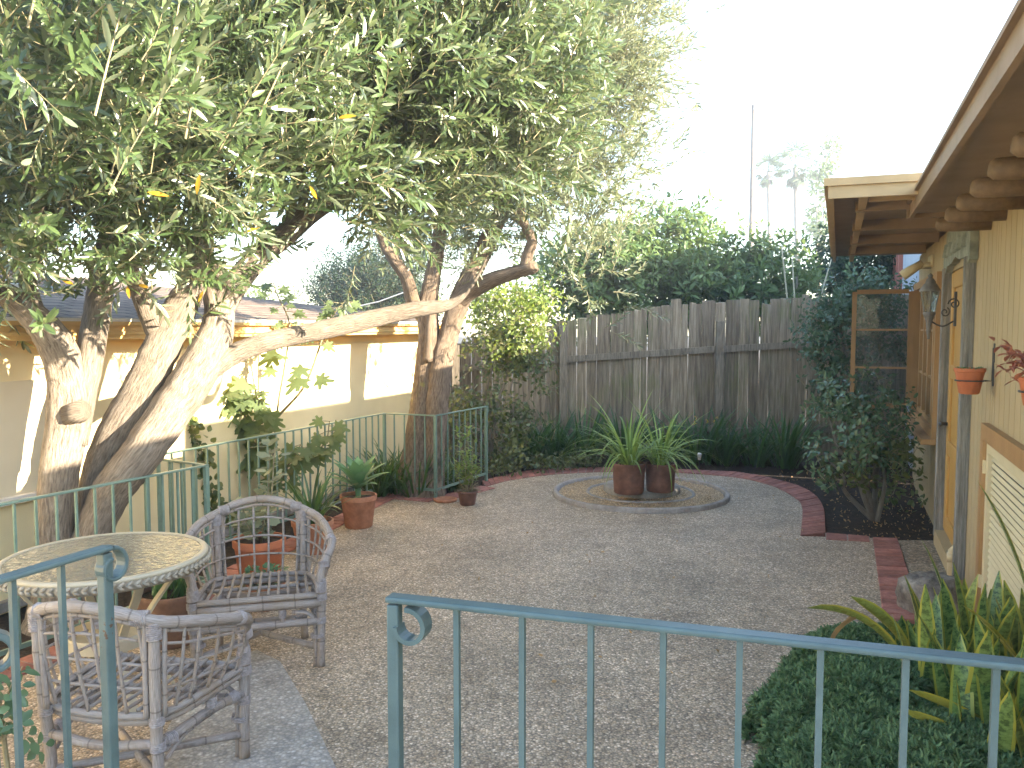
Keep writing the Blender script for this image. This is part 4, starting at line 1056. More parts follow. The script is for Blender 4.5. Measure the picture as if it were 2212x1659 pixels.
# utility pole, wires, stakes, palms
UP = D(1622, 560, 34); m = MB(); pt = D(1624, 226, 34)
m.tube([(UP.x, UP.y, -.03), (UP.x, UP.y, pt.z)], [.13, .085], 10); t = thing('utility_pole', 'tall bare wooden pole standing against the white sky beyond the fence', 'pole')
m.build('shaft', M['pole_wood'], t, True)
m = MB(); m.box((UP.x, UP.y - .1, pt.z - .1), (.07, .06, .3)); m.build('pole_cap', M['grey_metal'], t)
m = MB(); wa, wb_ = D(1385, 505, 15.2), D(1648, 474, 33.5)
m.tube([wa.lerp(wb_, k / 8) + Vector((0, 0, -.12 * math.sin(PI * k / 8))) for k in range(9)], .012, 5)
tag(m.build('overhead_wire', M['wire']), 'thin dark wire running from the tree crown to the utility pole', 'wire')
for (a, c, lb) in (((740, 672, 17.5), (905, 600, 22), 'upper pale wire crossing before the dark evergreen'), ((745, 668, 17.5), (890, 625, 17.5), 'lower pale wire crossing before the dark evergreen')):
    m = MB(); a, c = D(*a), D(*c); m.tube([a, a.lerp(c, .5) + Vector((0, 0, -.05)), c], .013, 5); tag(m.build('cable', M['grey_metal']), lb, 'wire')
for i, (a, c, lb) in enumerate((((1716, 640, 12.9), (1711, 560, 12.9), 'straight pale stake standing above the fence before the yellow-green tree'), ((1700, 640, 12.9), (1688, 530, 12.9), 'thin stake leaning left above the fence'), ((1768, 655, 12.6), (1796, 560, 12.6), 'pale stake leaning right towards the eave'))):
    m = MB(); a, c = D(*a), D(*c); a2 = a - (c - a).normalized() * (a.z * .6); m.tube([a2, a, c], [.014, .013, .01], 6); tag(m.build('garden_stake', M['bamboo']), lb, 'stake')
def palm(u, yc, Y, R_, ybase, label, nf=22, skirt=10):
    b_ = D(u, ybase, Y); c = D(u, yc, Y); t = thing('fan_palm', label, 'palm tree', (b_.x, b_.y, 0))
    m = MB(); m.tube([(0, 0, 0), (.1, 0, c.z * .5), (c.x - b_.x, 0, c.z)], [.2, .15, .16], 8); m.build('trunk', M['pole_wood'], t, True)
    m = MB(); o = Vector((c.x - b_.x, 0, c.z))
    for i in range(nf + skirt):
        az = random.uniform(0, 6.28); el = random.uniform(-.35, 1.3) if i < nf else random.uniform(-1.4, -.8); L = R_ * random.uniform(.65, 1) * (1 if i < nf else .8)
        d = Vector((math.cos(az) * math.cos(el), math.sin(az) * math.cos(el), math.sin(el))); e = o + d * L * .55
        m.bar(o, e, .04, .02, rnd=.2)
        sd = d.cross(Vector((0, 0, 1))).normalized(); up = sd.cross(d)
        for k in range(11):
            a = (k - 5) * .3; dd = d * math.cos(a) + sd * math.sin(a) + Vector((0, 0, -.25 - .2 * random.random()))
            leaf(m, e, dd, up, L * .52, .1, random.random(), shape=((.3, .9), (.6, .8), (.85, .4)))
    m.build('crown', M['palm'], t)
palm(1660, 372, 62, 1.7, 560, 'left and smaller of two faint fan palms right of the utility pole')
palm(1718, 362, 58, 2.4, 560, 'bushier right hand palm of the two beyond the fence', 26, 12)
sp_ = [spray(8, .3, .12, 560 + i, .25) for i in range(2)]
bush('columnar_tree', 'slim feathery upright tree leaning right beside the two palms', 'tree', fl(D(1765, 700, 50)), [px_blob(*a) for a in ((1768, 470, 50, .55, .5, 1.0), (1775, 420, 50, .5, .5, .8), (1765, 360, 50, .42, .4, .6), (1785, 350, 50, .3, .3, .8), (1798, 320, 50, .16, .16, .5))], sp_, [M['hedge'], M['twig']], 60, (.8, 1.2), .25, .1)
# ------------------------------------------------------------------ garden plants
cam_t = [spray(8, .06, .029, 600 + i, .06, shape=((.2, .75), (.5, 1), (.8, .7))) for i in range(4)]
vin_t = [spray(7, .056, .029, 620 + i, .065) for i in range(4)]
bush('camellia_shrub', 'tall dark glossy shrub against the fence, left of the open window sash', 'shrub', fl(G(1860, 1010)), [px_blob(*a) for a in ((1820, 660, 10.6, .34, .3, .34), (1870, 640, 10.6, .36, .3, .28), (1800, 740, 10.5, .26, .25, .3), (1900, 720, 10.7, .3, .25, .4), (1830, 830, 10.5, .28, .25, .4), (1760, 690, 10.5, .16, .15, .16), (1930, 640, 10.8, .26, .2, .2))], cam_t, [M['camellia'], M['twig']], 1250, (.9, 1.4), .12, .03)
cb = G(1893, 1118)
bl2 = [px_blob(*a) for a in ((1830, 860, 8.0, .26, .24, .16), (1890, 880, 7.9, .3, .28, .18), (1940, 900, 8.1, .22, .22, .2), (1790, 920, 7.9, .24, .24, .18), (1850, 950, 7.7, .3, .28, .2), (1920, 970, 7.9, .24, .24, .2), (1780, 1000, 7.7, .18, .2, .14))]
t = bush('camellia_bush', 'open bluish-leaved bush with pale branching stems in the mulch before the window', 'bush', fl(cb), bl2, cam_t, [M['camellia'], M['twig']], 760, (.85, 1.3), .11, .026, rules=[(1800, 1960, 1030, 1130, .85)])
P, Q = blob_points([px_blob(*a) for a in ((1850, 1000, 7.7, .34, .28, .14), (1940, 1050, 8.2, .2, .2, .2), (1900, 970, 7.7, .3, .25, .2), (1965, 1000, 8.3, .16, .2, .3))], 480, .1, 7)
scatter('lower_leaves', cam_t, P - np.array(cb), Q + np.array([0, -.1, .2]), rng.uniform(.9, 1.4, len(P)), [M['camellia_dull'], M['twig']], t)
vb = G(1060, 1040); vb.y = 10.6; vb.x = D(1060, 900, 10.6).x
vblobs = [px_blob(*a) for a in ((1075, 660, 10.7, .42, .3, .22), (1150, 650, 10.6, .3, .3, .22), (1110, 720, 10.5, .36, .3, .3), (1060, 760, 10.6, .32, .3, .3), (1130, 780, 10.6, .28, .25, .3), (1030, 880, 10.5, .3, .3, .3), (1110, 890, 10.5, .26, .25, .3), (1010, 960, 10.4, .2, .2, .2), (1100, 980, 10.4, .3, .2, .2))]
vt = bush('twiggy_shrub', 'tangled thin-stemmed shrub with small yellow-green leaves against the dark fence end', 'shrub', fl(vb), vblobs[:3], vin_t, [M['vine'], M['twig']], 1500, (.9, 1.4), .14, .018, stems=vblobs)
P, Q = blob_points(vblobs[2:], 1100, .15, 8)
scatter('lower_leaves', vin_t, P - np.array(vb), Q + np.array([0, -.1, .3]), rng.uniform(.9, 1.4, len(P)), [M['camellia_dull'], M['twig']], vt)
m = MB()
for i in range(46):
    a = random.choice(vblobs); c = Vector(a[0]) - vb; p = c + Vector((random.gauss(0, .2), random.gauss(0, .15), random.gauss(0, .2)))
    pts = [p]; d = Vector((random.gauss(0, 1), random.gauss(0, .5), random.gauss(.8, .6))).normalized()
    for k in range(4): pts.append(pts[-1] + d * .09); d = (d + Vector((random.gauss(0, .4), random.gauss(0, .4), random.gauss(-.1, .4)))).normalized()
    m.tube(pts, [.004, .0036, .003, .0025, .0015], 5)
m.build('twigs', M['twig'], vt, True)  # bare loose twigs scattered through the shrub

def strap_clump(mb, c, n, L, W, th=(.15, .8), drop=(.6, 1.3), rnd=(0, 1), r=.08, segs=7, fold=.25, rr=random, az0=None):
    for i in range(n):
        az = rr.uniform(0, 6.28); q = rr.random() ** .5 * r; t0 = rr.uniform(*th)
        mb.blade((c[0] + math.cos(az) * q, c[1] + math.sin(az) * q, c[2]), az + rr.uniform(-.4, .4), L * rr.uniform(.65, 1.1), W * rr.uniform(.75, 1.15), t0, t0 + rr.uniform(*drop), segs, fold, 0, rr.uniform(*rnd), rr.uniform(-.5, .5))
ag = []
for k in range(3):
    m = MB(); strap_clump(m, (0, 0, 0), 64, .78, .034, (.08, .7), (.4, 1.3), r=.16); ag.append(m)
first = None
clumps = [(1140, 955, 10.9, 1.0, 'strap-leaved clump by the twiggy shrub at the left end of the fence'), (1200, 965, 11.0, 1.12, 'bright strap-leaved clump under the first fence post'), (1262, 960, 11.1, 1.1, 'strap-leaved clump left behind the two clay planter pots'),
          (1345, 960, 11.1, 1.05, 'strap-leaved clump hidden behind the left planter pot'), (1440, 955, 11.0, 1.1, 'strap-leaved clump rising behind the right planter pot'), (1510, 955, 11.0, 1.15, 'strap-leaved clump with orange flower heads by the second fence post'),
          (1570, 970, 10.9, 1.0, 'strap-leaved clump right of the second fence post'), (1632, 975, 10.8, .98, 'strap-leaved clump midway between second post and the bush'), (1695, 970, 10.7, 1.1, 'tall strap-leaved clump next to the bluish bush')]
am = [k.build('leaves', M['strap']) for k in ag]
for o in am: col.objects.unlink(o)
for i, (u, y, Y, s, lb) in enumerate(clumps):
    p = D(u, y, Y); t = thing('agapanthus_clump', 'dark ' + lb if i != 1 else lb, 'plant', (p.x, p.y, -.02), i * 1.7, 'strap-leaved clumps along the fence')
    o = am[i % 3].copy(); o.name = 'leaves'; col.objects.link(o); o.parent = t; o.scale = (s, s, s)
    if i == 5:
        m = MB()
        for k in range(9):
            a, q = random.uniform(0, 6.28), random.uniform(.05, .3); b_ = Vector((q * math.cos(a), q * math.sin(a), random.uniform(.5, .62)))
            for j in range(5): leaf(m, b_, (random.gauss(0, 1), random.gauss(0, 1), random.gauss(.4, .6)), (0, 0, 1), .035, .012, random.random())
        m.build('flower_heads', M['yellow_leaf'], t)
# bed under the split tree, behind the railing
first = 0
for i, (u, y, Y, s, lb) in enumerate(((815, 1070, 8.75, .75, 'spiky strap-leaved clump behind the railing corner post'), (862, 1050, 8.9, .85, 'strap-leaved clump in front of the split trunk'), (900, 1070, 8.75, .8, 'strap-leaved clump at the foot of the split trunk, by the railing corner'), (985, 1040, 9.2, .6, 'low strap-leaved clump right of the split trunk behind the railing'), (840, 1020, 9.3, .8, 'strap-leaved clump between cream wall and split trunk'), (960, 1035, 9.35, .6, 'strap-leaved clump right behind the railing by the split trunk'))):
    p = D(u, y, Y); t = thing('strap_leaved_plant', lb, 'plant', (p.x, p.y, -.02), i * 1.1, 'strap-leaved plants in the tree bed')
    o = am[i % 3].copy(); o.name = 'leaves'; col.objects.link(o); o.parent = t; o.scale = (s, s, s)
# low leafy ground cover along the shady bed edge
P = []
for i in range(420):
    u = random.uniform(1045, 1290); y = 1040 - (u - 1045) * .085 - random.uniform(4, 60); p = G(u, y); P.append((p.x + random.gauss(0, .05), p.y, random.uniform(.02, .16)))
for i in range(120):
    p = RP[3].lerp(RP[4], random.random()).lerp(RP[5], random.random() * .9) + Vector((-random.uniform(-.05, .25), random.uniform(.12, .45), random.uniform(.03, .15))); P.append(tuple(p))
o = scatter('ground_cover', vin_t, P, rng.normal(size=(len(P), 3)) * .4 + np.array([0, -.2, .8]), rng.uniform(.8, 1.3, len(P)), [M['camellia_dull'], M['twig']]); tag(o, 'low leafy ground cover on the shady soil along the curved brick edge', 'ground cover', kind='stuff')
# leaf litter
P = []
for i in range(700):
    p = G(random.uniform(1560, 2010), random.uniform(1015, 1165)); 
    if p.x - 1.0 > (2.0 if p.y < 8.6 else 0): P.append((p.x, p.y, -.02))
lt = MB(); leaf(lt, (0, 0, 0), (1, 0, .1), (0, 0, 1), .05, .022, .5)
o = scatter('leaf_litter', [lt], P, rng.normal(size=(len(P), 3)) * np.array([1, 1, .25]) + np.array([0, 0, .1]), rng.uniform(.35, .8, len(P)), [M['dry']], spread=.9); tag(o, 'dry brown fallen leaves on the dark mulch under the bushes', 'leaf litter', kind='stuff')

P = [tuple(G(random.uniform(900, 1750), 1100 + random.random() ** 1.6 * 420) + Vector((0, 0, .006))) for _ in range(70)]
o = scatter('fallen_leaves', [lt], P, rng.normal(size=(len(P), 3)) * np.array([1, 1, .12]) + np.array([0, 0, .02]), rng.uniform(.3, .75, len(P)), [M['dry']], spread=.9); tag(o, 'few small dry leaves scattered over the pebbled patio', 'fallen leaves', kind='stuff')
# fig against the wall
def fig_leaf(mb, c, ax, n, s, rnd):
    a = Vector(ax).normalized(); n = Vector(n); n = (n - a * n.dot(a)).normalized(); sd = n.cross(a)
    out = [(0, 0), (.16, -.1), (.42, -.16), (.30, .10), (.58, .18), (.56, .34), (.26, .36), (.36, .62), (.22, .70), (.13, .56), (.09, .95), (0, 1.04), (-.09, .95), (-.13, .56), (-.22, .70), (-.36, .62), (-.26, .36), (-.56, .34), (-.58, .18), (-.30, .10), (-.42, -.16), (-.16, -.1)]
    cen = Vector(c) + a * (.32 * s)
    V = [cen] + [Vector(c) + sd * (x * s) + a * (y * s) - n * (s * .22 * (x * x + .5 * max(0, y - .4) ** 2)) for x, y in out]
    k = len(out); mb.add(V, [(0, i + 1, (i + 1) % k + 1) for i in range(k)], 0, rnd)
fb = D(592, 1080, 7.55); fg = thing('fig_sapling', 'young fig with big lobed leaves on thin stems against the cream wall behind the railing', 'sapling', (fb.x, fb.y, 0))
m, st = MB(), MB()
paths = [[(592, 1080, 7.55), (590, 1000, 7.55), (600, 880, 7.5), (615, 790, 7.4), (625, 700, 7.3), (600, 640, 7.25), (590, 610, 7.25)], [(592, 1060, 7.5), (560, 960, 7.5), (530, 900, 7.4), (500, 860, 7.3), (470, 850, 7.25)], [(600, 900, 7.5), (660, 830, 7.4), (700, 720, 7.35), (720, 680, 7.3), (745, 650, 7.3)], [(592, 1060, 7.55), (640, 1000, 7.6), (700, 960, 7.7), (712, 910, 7.7)], [(592, 1050, 7.5), (555, 980, 7.5), (560, 900, 7.45), (550, 830, 7.4)], [(592, 1070, 7.5), (620, 1010, 7.45), (650, 960, 7.4)]]
for k, pth in enumerate(paths):
    c = [Vector(q) for q in spline([D(*p) - fb + Vector((0, 0, fb.z)) for p in pth], 5)]
    st.tube(c, [.013 * (1 - .7 * i / len(c)) for i in range(len(c))], 6)
    i0 = len(c) // (4 if k else 2)
    for i in range(i0, len(c)):
        for _ in range((2 if i > len(c) * .6 else 1) if k in (0, 2) else 3):
            if random.random() < .25: continue
            az = random.uniform(0, 6.28); d = Vector((math.cos(az), -abs(math.sin(az)) * .9, random.uniform(-.5, .4)))
            e = c[i] + d.normalized() * random.uniform(.04, .12); st.tube([c[i], e], .003, 4)
            fig_leaf(m, e, d + Vector((0, 0, -.35)), Vector((random.gauss(.2, .4), -.9, .7)), random.uniform(.12, .22) * (.8 if k == 3 else .55 if c[i].z > 1.65 else 1), random.random())
m.build('leaves', M['fig'], fg, True); st.build('stems', M['twig'], fg, True)
# creeper on the wall
m, st = MB(), MB(); c0 = D(400, 920, 6.65); pts = []
for u, y in ((402, 900), (415, 940), (432, 985), (440, 1040), (450, 1090), (480, 1110), (500, 1140)):
    p = hit(u, y, WA, WN) + WN * .03; pts.append(p)
st.tube([Vector(q) for q in spline(pts, 5)], .005, 5)
for q in spline(pts, 9):
    for _ in range(3): leaf(m, Vector(q) + Vector((random.gauss(0, .04), 0, random.gauss(0, .04))) + WN * .02, (random.gauss(0, 1), random.gauss(0, .4), random.gauss(0, 1)), WN + Vector((0, -.3, .3)), .06, .05, random.random())
cr = thing('ivy_creeper', 'thin ivy trail climbing the cream wall just right of the leaning trunks', 'creeper'); m.build('leaves', M['camellia_dull'], cr); st.build('stem', M['twig'], cr)

# ------------------------------------------------------------------ foreground mound and snake plants
def tuft(seed):
    rr = random.Random(seed); mb = MB()
    for i in range(12):
        az, th = rr.uniform(0, 6.28), rr.uniform(.1, 1.0)
        mb.blade((0, 0, 0), az, .036 * rr.uniform(.6, 1.2), .008, th, th + .9, 2, .3, 0, rr.random(), shape=[.8, 1, .4])
    return mb
tf = [tuft(i) for i in range(4)]
def mound(label, lobes, n):
    c0 = Vector(lobes[0][0]); t = thing('mounding_shrub', label, 'shrub', (c0.x, c0.y, 0), 0, 'low mounding shrubs in the front bed')
    core = MB(); P, Q = [], []
    for (c, rx, ry, h) in lobes:
        c = Vector(c) - Vector((c0.x, c0.y, 0)); k = int(n * rx * ry / .25)
        prof = [(math.cos(a), math.sin(a)) for a in [i * PI / 2 / 6 for i in range(7)]]
        V = []
        for (a, z) in prof:
            for j in range(28):
                q = j * 2 * PI / 28; bmp = 1 + .08 * math.sin(3 * q + c.x * 9) + .05 * math.sin(7 * q + z * 6)
                V.append((c.x + rx * .93 * a * bmp * math.cos(q), c.y + ry * .93 * a * bmp * math.sin(q), h * .92 * z - .02))
        core.add(V, [(i * 28 + j, i * 28 + (j + 1) % 28, (i + 1) * 28 + (j + 1) % 28, (i + 1) * 28 + j) for i in range(6) for j in range(28)], 0, .15)
        for _ in range(k):
            q = random.uniform(0, 6.28); z = random.random() ** .8; a = math.sqrt(1 - z * z)
            bmp = 1 + .08 * math.sin(3 * q + c.x * 9) + .05 * math.sin(7 * q + z * 6) + .10 * math.sin(5 * q + 11 * z) * math.sin(9 * z + 2 * q)
            nv = Vector((c.x + rx * a * math.cos(q), c.y + ry * a * math.sin(q), h * z)); bmp += .16 * mathutils.noise.noise(nv * 11) + .10 * mathutils.noise.noise(nv * 24)
            P.append((c.x + rx * a * bmp * math.cos(q), c.y + ry * a * bmp * math.sin(q), h * z * (.93 + .07 * bmp) - .01)); Q.append((a * math.cos(q) * .7 + random.gauss(0, .25), a * math.sin(q) * .7 + random.gauss(0, .25), z + .35))
    scatter('foliage', tf, P, Q, rng.uniform(.7, 1.35, len(P)), [M['mound']], t)
    core.build('inner_growth', M['mound'], t, True)
mound('nearer and larger dark green mound of tiny leaves in the front bed', [((1.50, 3.42, 0), .43, .42, .36), ((1.62, 2.95, 0), .46, .45, .33), ((1.74, 3.45, 0), .34, .4, .33), ((1.34, 3.05, 0), .31, .4, .28)], 8500)
mound('farther and smaller dark green mound touching the snake plants', [((1.74, 4.06, 0), .32, .28, .28), ((2.0, 4.12, 0), .26, .28, .26)], 8500)

sn = []
SB = [(2.02, 3.95), (2.18, 3.75), (1.92, 3.72), (2.08, 3.5), (2.0, 3.25), (1.86, 3.3), (2.25, 4.2), (1.98, 2.98), (1.83, 2.92), (2.3, 4.0), (2.14, 3.95), (1.95, 3.5), (2.08, 3.15), (1.75, 3.1), (2.12, 3.62), (2.2, 3.45), (1.9, 3.1), (2.02, 3.62), (2.1, 2.85), (1.95, 3.9), (1.78, 2.78), (1.9, 2.7), (2.02, 2.72), (1.7, 2.95), (1.82, 3.45), (1.86, 3.62)]
t = thing('snake_plant_clump', 'crowd of stiff banded snake plant leaves with yellow edges below the house wall', 'plant', (2.0, 3.5, -.02))
for k, (x, y) in enumerate(SB):
    for i in range(4):
        m = MB(); az = random.choice((-PI / 2, PI / 2)) + random.gauss(0, .6); th = random.uniform(.04, .26)
        rn = random.random(); L = random.uniform(.46, .78) * (.62 if y > 3.7 else 1)
        m.blade((x - 2.0 + .05 * math.cos(az) + random.gauss(0, .03), y - 3.5 + .05 * math.sin(az) + random.gauss(0, .03), 0), az, L, random.uniform(.075, .108), th, th + random.uniform(.0, .25), 9, .28, 0, rn * .8, random.uniform(-.6, .6), shape=[.5, .7, .88, 1, 1, .96, .85, .6, .06])
        m.build('leaf', M['snake'], t, True)
# leaves that stand out: bent yellow ones and the tall ones by the hatch
def special(u, y, Y, az, L, W, t0, t1, rn, tw=0.):
    p = D(u, y, Y); m = MB(); m.blade((p.x - 2.0, p.y - 3.5, p.z + .02), az, L, W, t0, t1, 10, .35, 0, rn, tw, shape=[.5, .75, .92, 1, 1, .97, .85, .6, .06]); m.build('leaf', M['snake'], t, True)
special(1960, 1480, 3.75, PI * .95, .62, .10, .25, 1.75, .8, .9)
special(1975, 1470, 3.85, PI * .92, .5, .09, .2, 1.2, .85, 1.2)
special(2000, 1480, 3.8, PI * .8, .52, .08, .1, .35, .7)
special(2240, 1640, 3.0, PI * .93, .5, .085, 1.0, 1.25, 1.0, 1.0)
special(2240, 1690, 2.95, PI * .97, .55, .075, 1.0, 1.2, .95, 1.2)
special(2240, 1500, 3.2, PI * .85, .42, .075, .5, .95, .95)
special(2060, 1420, 4.2, PI * .8, .62, .055, .1, .5, .1)
special(2230, 1330, 3.6, PI * .8, .62, .06, .25, .55, .1)
special(1935, 1600, 3.4, PI * .85, .34, .05, .15, .45, .95)
m = MB(); p = D(1868, 1330, 3.8)
m.blade((p.x - 2.0, p.y - 3.5, p.z + .02), PI, .24, .06, 1.9, 3.0, 7, .6, 0, .5, 1.2); m.build('withered_leaf', M['dry'], t, True)

# rock by the pipe
rk = G(2040, 1338); m = MB()
import mathutils
n1, n2 = 26, 12
V = []
for i in range(n2 + 1):
    ph = -PI / 2 + PI * i / n2
    for j in range(n1):
        q = 2 * PI * j / n1; d = Vector((math.cos(q) * math.cos(ph), math.sin(q) * math.cos(ph), math.sin(ph)))
        k = 1 + .32 * mathutils.noise.noise(d * 1.7 + Vector((3, 1, 0))) + .12 * mathutils.noise.noise(d * 5)
        V.append((d.x * .20 * k, d.y * .17 * k, min(max(d.z * .20 * k, -.12), .14 + .02 * mathutils.noise.noise(d * 4)) + .09))
m.add(V, [(i * n1 + j, i * n1 + (j + 1) % n1, (i + 1) * n1 + (j + 1) % n1, (i + 1) * n1 + j) for i in range(n2) for j in range(n1)])
tag(m.build('boulder', M['rock'], None, True, (rk.x - .02, rk.y + .12, 0)), 'grey flat-topped boulder beside the brick strip and the cream pipe', 'rock')

# dark leaves at the lower left corner
P, Q = blob_points([px_blob(15, 1520, 2.9, .08, .1, .14), px_blob(10, 1620, 2.8, .1, .1, .1)], 2500, .05, 5)
lb = D(10, 1640, 2.9); t = thing('corner_shrub', 'dark round-leaved shrub peeking in at the lower left edge', 'shrub', (lb.x, lb.y, 0))
scatter('leaves', [spray(5, .06, .036, 640, .05)], P - np.array((lb.x, lb.y, 0)), Q + np.array([.2, 0, .5]), rng.uniform(.8, 1.2, len(P)), [M['camellia'], M['twig']], t)
m = MB(); m.tube([(0, 0, -.03), (.01, 0, .2), (-.02, 0, .6)], [.012, .01, .006], 6); m.build('stem', M['twig'], t)
# ------------------------------------------------------------------ pots
def pot_mesh(r, h, taper=.74, rim=True, seg=40):
    m = MB(); rb = r * taper; t = max(.010, r * .08); rh = h * .17
    if rim: pr = [(0, 0), (rb - .008, 0), (rb, .008), (r * .93, h - rh), (r * .935, h - rh + .001), (r, h - rh + .006), (r * 1.015, h - .006), (r * 1.005, h), (r - t, h), (r - t - .003, h - .035)]
    else: pr = [(0, 0), (rb - .01, 0), (rb, .012), (rb + (r - rb) * .6, h * .45), (r, h - .03), (r + .006, h - .02), (r + .004, h), (r - t, h), (r - t, h - .04)]
    m.lathe(pr, (0, 0, 0), seg); return m, r - t
def potted(name, label, cat, p, r, h, mat, rim=True, taper=.74, group=None):
    t = thing(name, label, cat, (p.x, p.y, p.z), random.uniform(0, 6), group)
    m, ri = pot_mesh(r, h, taper, rim); po = m.build('pot', M[mat], t, True)
    md = po.modifiers.new('edge', 'EDGE_SPLIT'); md.split_angle = R(40)
    s = MB(); s.lathe([(0, h - .028), (ri * .6, h - .022), (ri, h - .032)], (0, 0, 0), 24); s.build('soil', M['soil'], po)
    return t, h - .03
pg = 'potted plants along the railing'
# agave in the big terracotta pot
t, z = potted('potted_agave', 'wide pale rosette of fleshy leaves in a big terracotta pot by the railing', 'potted plant', G(775, 1137), .165, .29, 'terracotta', group=pg)
m = MB(); m.tube([(0, 0, z - .02), (.0, .01, z + .09)], [.022, .03], 8)
for i in range(26):
    az = i * 2.4; th = .25 + 1.15 * i / 25
    m.blade((0, .01, z + .12 - .05 * i / 25), az, .35 * (.55 + .45 * min(1, i / 8)), .095, th * .8, th + .3, 8, .3, 0, random.random(), 0, shape=[.5, .62, .85, 1, .98, .8, .45, .05])
m.build('leaves', M['agave'], t, True)
# strap-leaved pot
t, z = potted('potted_clivia', 'dark strap-leaved plant in a terracotta pot left of the agave pot', 'potted plant', G(676, 1192), .165, .26, 'terracotta', group=pg)
m = MB(); strap_clump(m, (0, 0, z), 40, .52, .028, (.1, .7), (.5, 1.4), r=.08); m.build('leaves', M['strap'], t, True)
# tall silver-leaved plant in the orange pot
t, z = potted('potted_geranium', 'tall pale silvery-leaved plant in an orange pot behind the rattan chair back', 'potted plant', G(562, 1262), .18, .33, 'terracotta_red', group=pg)
m, st = MB(), MB(); 
for k in range(6):
    a = k * 1.05; top = Vector((math.cos(a) * .12, math.sin(a) * .12, z + (random.uniform(.5, .7) if k in (2, 3) else random.uniform(.15, .4)))); b0 = Vector((math.cos(a) * .05, math.sin(a) * .05, z))
    st.tube([b0, b0.lerp(top, .5) + Vector((.01, .02, 0)), top], [.007, .006, .004], 6)
    for j in range(22):
        p = b0.lerp(top, random.uniform(.25, 1.05)); az = random.uniform(0, 6.28); d = Vector((math.cos(az), math.sin(az), random.uniform(-.1, .5))); e = p + d * random.uniform(.02, .07)
        s_ = random.uniform(.05, .1); n = Vector((random.gauss(0, .4), random.gauss(-.3, .4), 1)); ax = d.normalized(); n = (n - ax * n.dot(ax)).normalized(); sd = n.cross(ax)
        out = [(0, 0), (.3, -.05), (.5, .2), (.42, .45), (.5, .62), (.25, .7), (0, .95), (-.25, .7), (-.5, .62), (-.42, .45), (-.5, .2), (-.3, -.05)]
        V = [e + ax * (.4 * s_) - n * .004] + [e + sd * x * s_ + ax * y * s_ for x, y in out]; m.add(V, [(0, i + 1, (i + 1) % 12 + 1) for i in range(12)], 0, random.random())
m.build('leaves', M['silver'], t, True); st.build('stems', M['twig'], t, True)
# low succulent bowl in front of it
t, z = potted('potted_succulent', 'small dark bushy plant in a low terracotta bowl below the orange pot', 'potted plant', G(574, 1312), .125, .17, 'terracotta', group=pg)
m = MB()
for k in range(150):
    az, q = random.uniform(0, 6.28), random.random() ** .5 * .13; leaf(m, (q * math.cos(az), q * math.sin(az), z + random.uniform(.0, .11)), (math.cos(az) + random.gauss(0, .5), math.sin(az) + random.gauss(0, .5), random.uniform(.1, 1)), (0, 0, 1), .045, .028, random.random())
m.build('leaves', M['small_succ'], t, True)
# aloe in the big dull pot behind the table leg
t, z = potted('potted_aloe', 'spiky aloe in a wide dull brown pot beside the table legs', 'potted plant', G(372, 1385), .185, .30, 'pot_dull', False, .78, group=pg)
m = MB()
for i in range(22):
    az = i * 2.4; m.blade((.09 * math.cos(az * 1.7), .09 * math.sin(az * 1.7), z), az, random.uniform(.16, .27), .034, .1 + .03 * i % .5, .35 + .5 * random.random(), 6, .5, 0, random.random(), shape=[.9, 1, .9, .75, .55, .3, .04])
m.build('leaves', M['aloe'], t, True)
# small square pot with twiggy plant, and its saucer
t, z = potted('potted_twiggy_plant', 'small red clay pot with a straggly twiggy plant at the railing end', 'potted plant', G(1010, 1090), .105, .145, 'pot_brown', True, .72, group=pg)
m, st = MB(), MB()
for k in range(22):
    az = random.uniform(0, 6.28); q = random.uniform(.05, .22); hgt = random.uniform(.25, .75) * (1.1 - q)
    top = Vector((math.cos(az) * q - .06, math.sin(az) * q * .6, z + hgt)); b0 = Vector((random.gauss(0, .03), random.gauss(0, .03), z))
    c = [Vector(x) for x in spline([b0, b0.lerp(top, .5) + Vector((random.gauss(0, .04), random.gauss(0, .04), 0)), top], 5)]; st.tube(c, [.0045 - .0003 * i for i in range(len(c))], 5)
    for j in range(9): p = random.choice(c[3:]); leaf(m, p, (random.gauss(0, 1), random.gauss(0, 1), random.gauss(.3, .6)), (0, -.3, 1), .075, .03, random.random())
for k in range(60): d = Vector((random.gauss(0, 1), random.gauss(0, 1), random.uniform(.0, .8))).normalized(); st.tube([(0, 0, z), d * .07 + Vector((0, 0, z + .03)), d * .14 + Vector((0, 0, z + .02 * random.random()))], .0016, 3)
m.build('leaves', M['vine'], t, True); st.build('stems', M['twig'], t, True)
p = G(962, 1082); m = MB(); m.lathe([(0, .0), (.115, 0), (.125, .012), (.125, .024), (.105, .026), (.1, .016), (0, .014)], (0, 0, 0), 28); tag(m.build('clay_saucer', M['terracotta'], None, True, p), 'round empty clay saucer on the bricks left of the small red pot', 'saucer')
# two clay pots on the planter
for i, (u, y, r, h, lb, nb_, L) in enumerate(((1358, 1064, .166, .31, 'left clay pot on the round planter, with long arching pale green leaves', 72, .84), (1426, 1060, .155, .29, 'right clay pot on the round planter, with drooping strap leaves', 54, .76))):
    p = G(u, y, .10); t, z = potted('potted_spider_lily', lb, 'potted plant', p, r, h, 'pot_brown', False, .91, 'clay pots on the round planter')
    m = MB(); strap_clump(m, (0, 0, z), nb_, L, .022, (.06, .9), (.9, 2.5), r=.09, segs=10); m.build('leaves', M['strap_light'], t, True)
    m = MB()
    for k in range(5): a = k * 1.3; m.blade((.04 * math.cos(a), .04 * math.sin(a), z), a, L * 1.12, .016, .15 + .1 * k, .9 + .1 * k, 9, .3, 0, .95)
    m.build('flower_stalks', M['strap_light'], t, True)
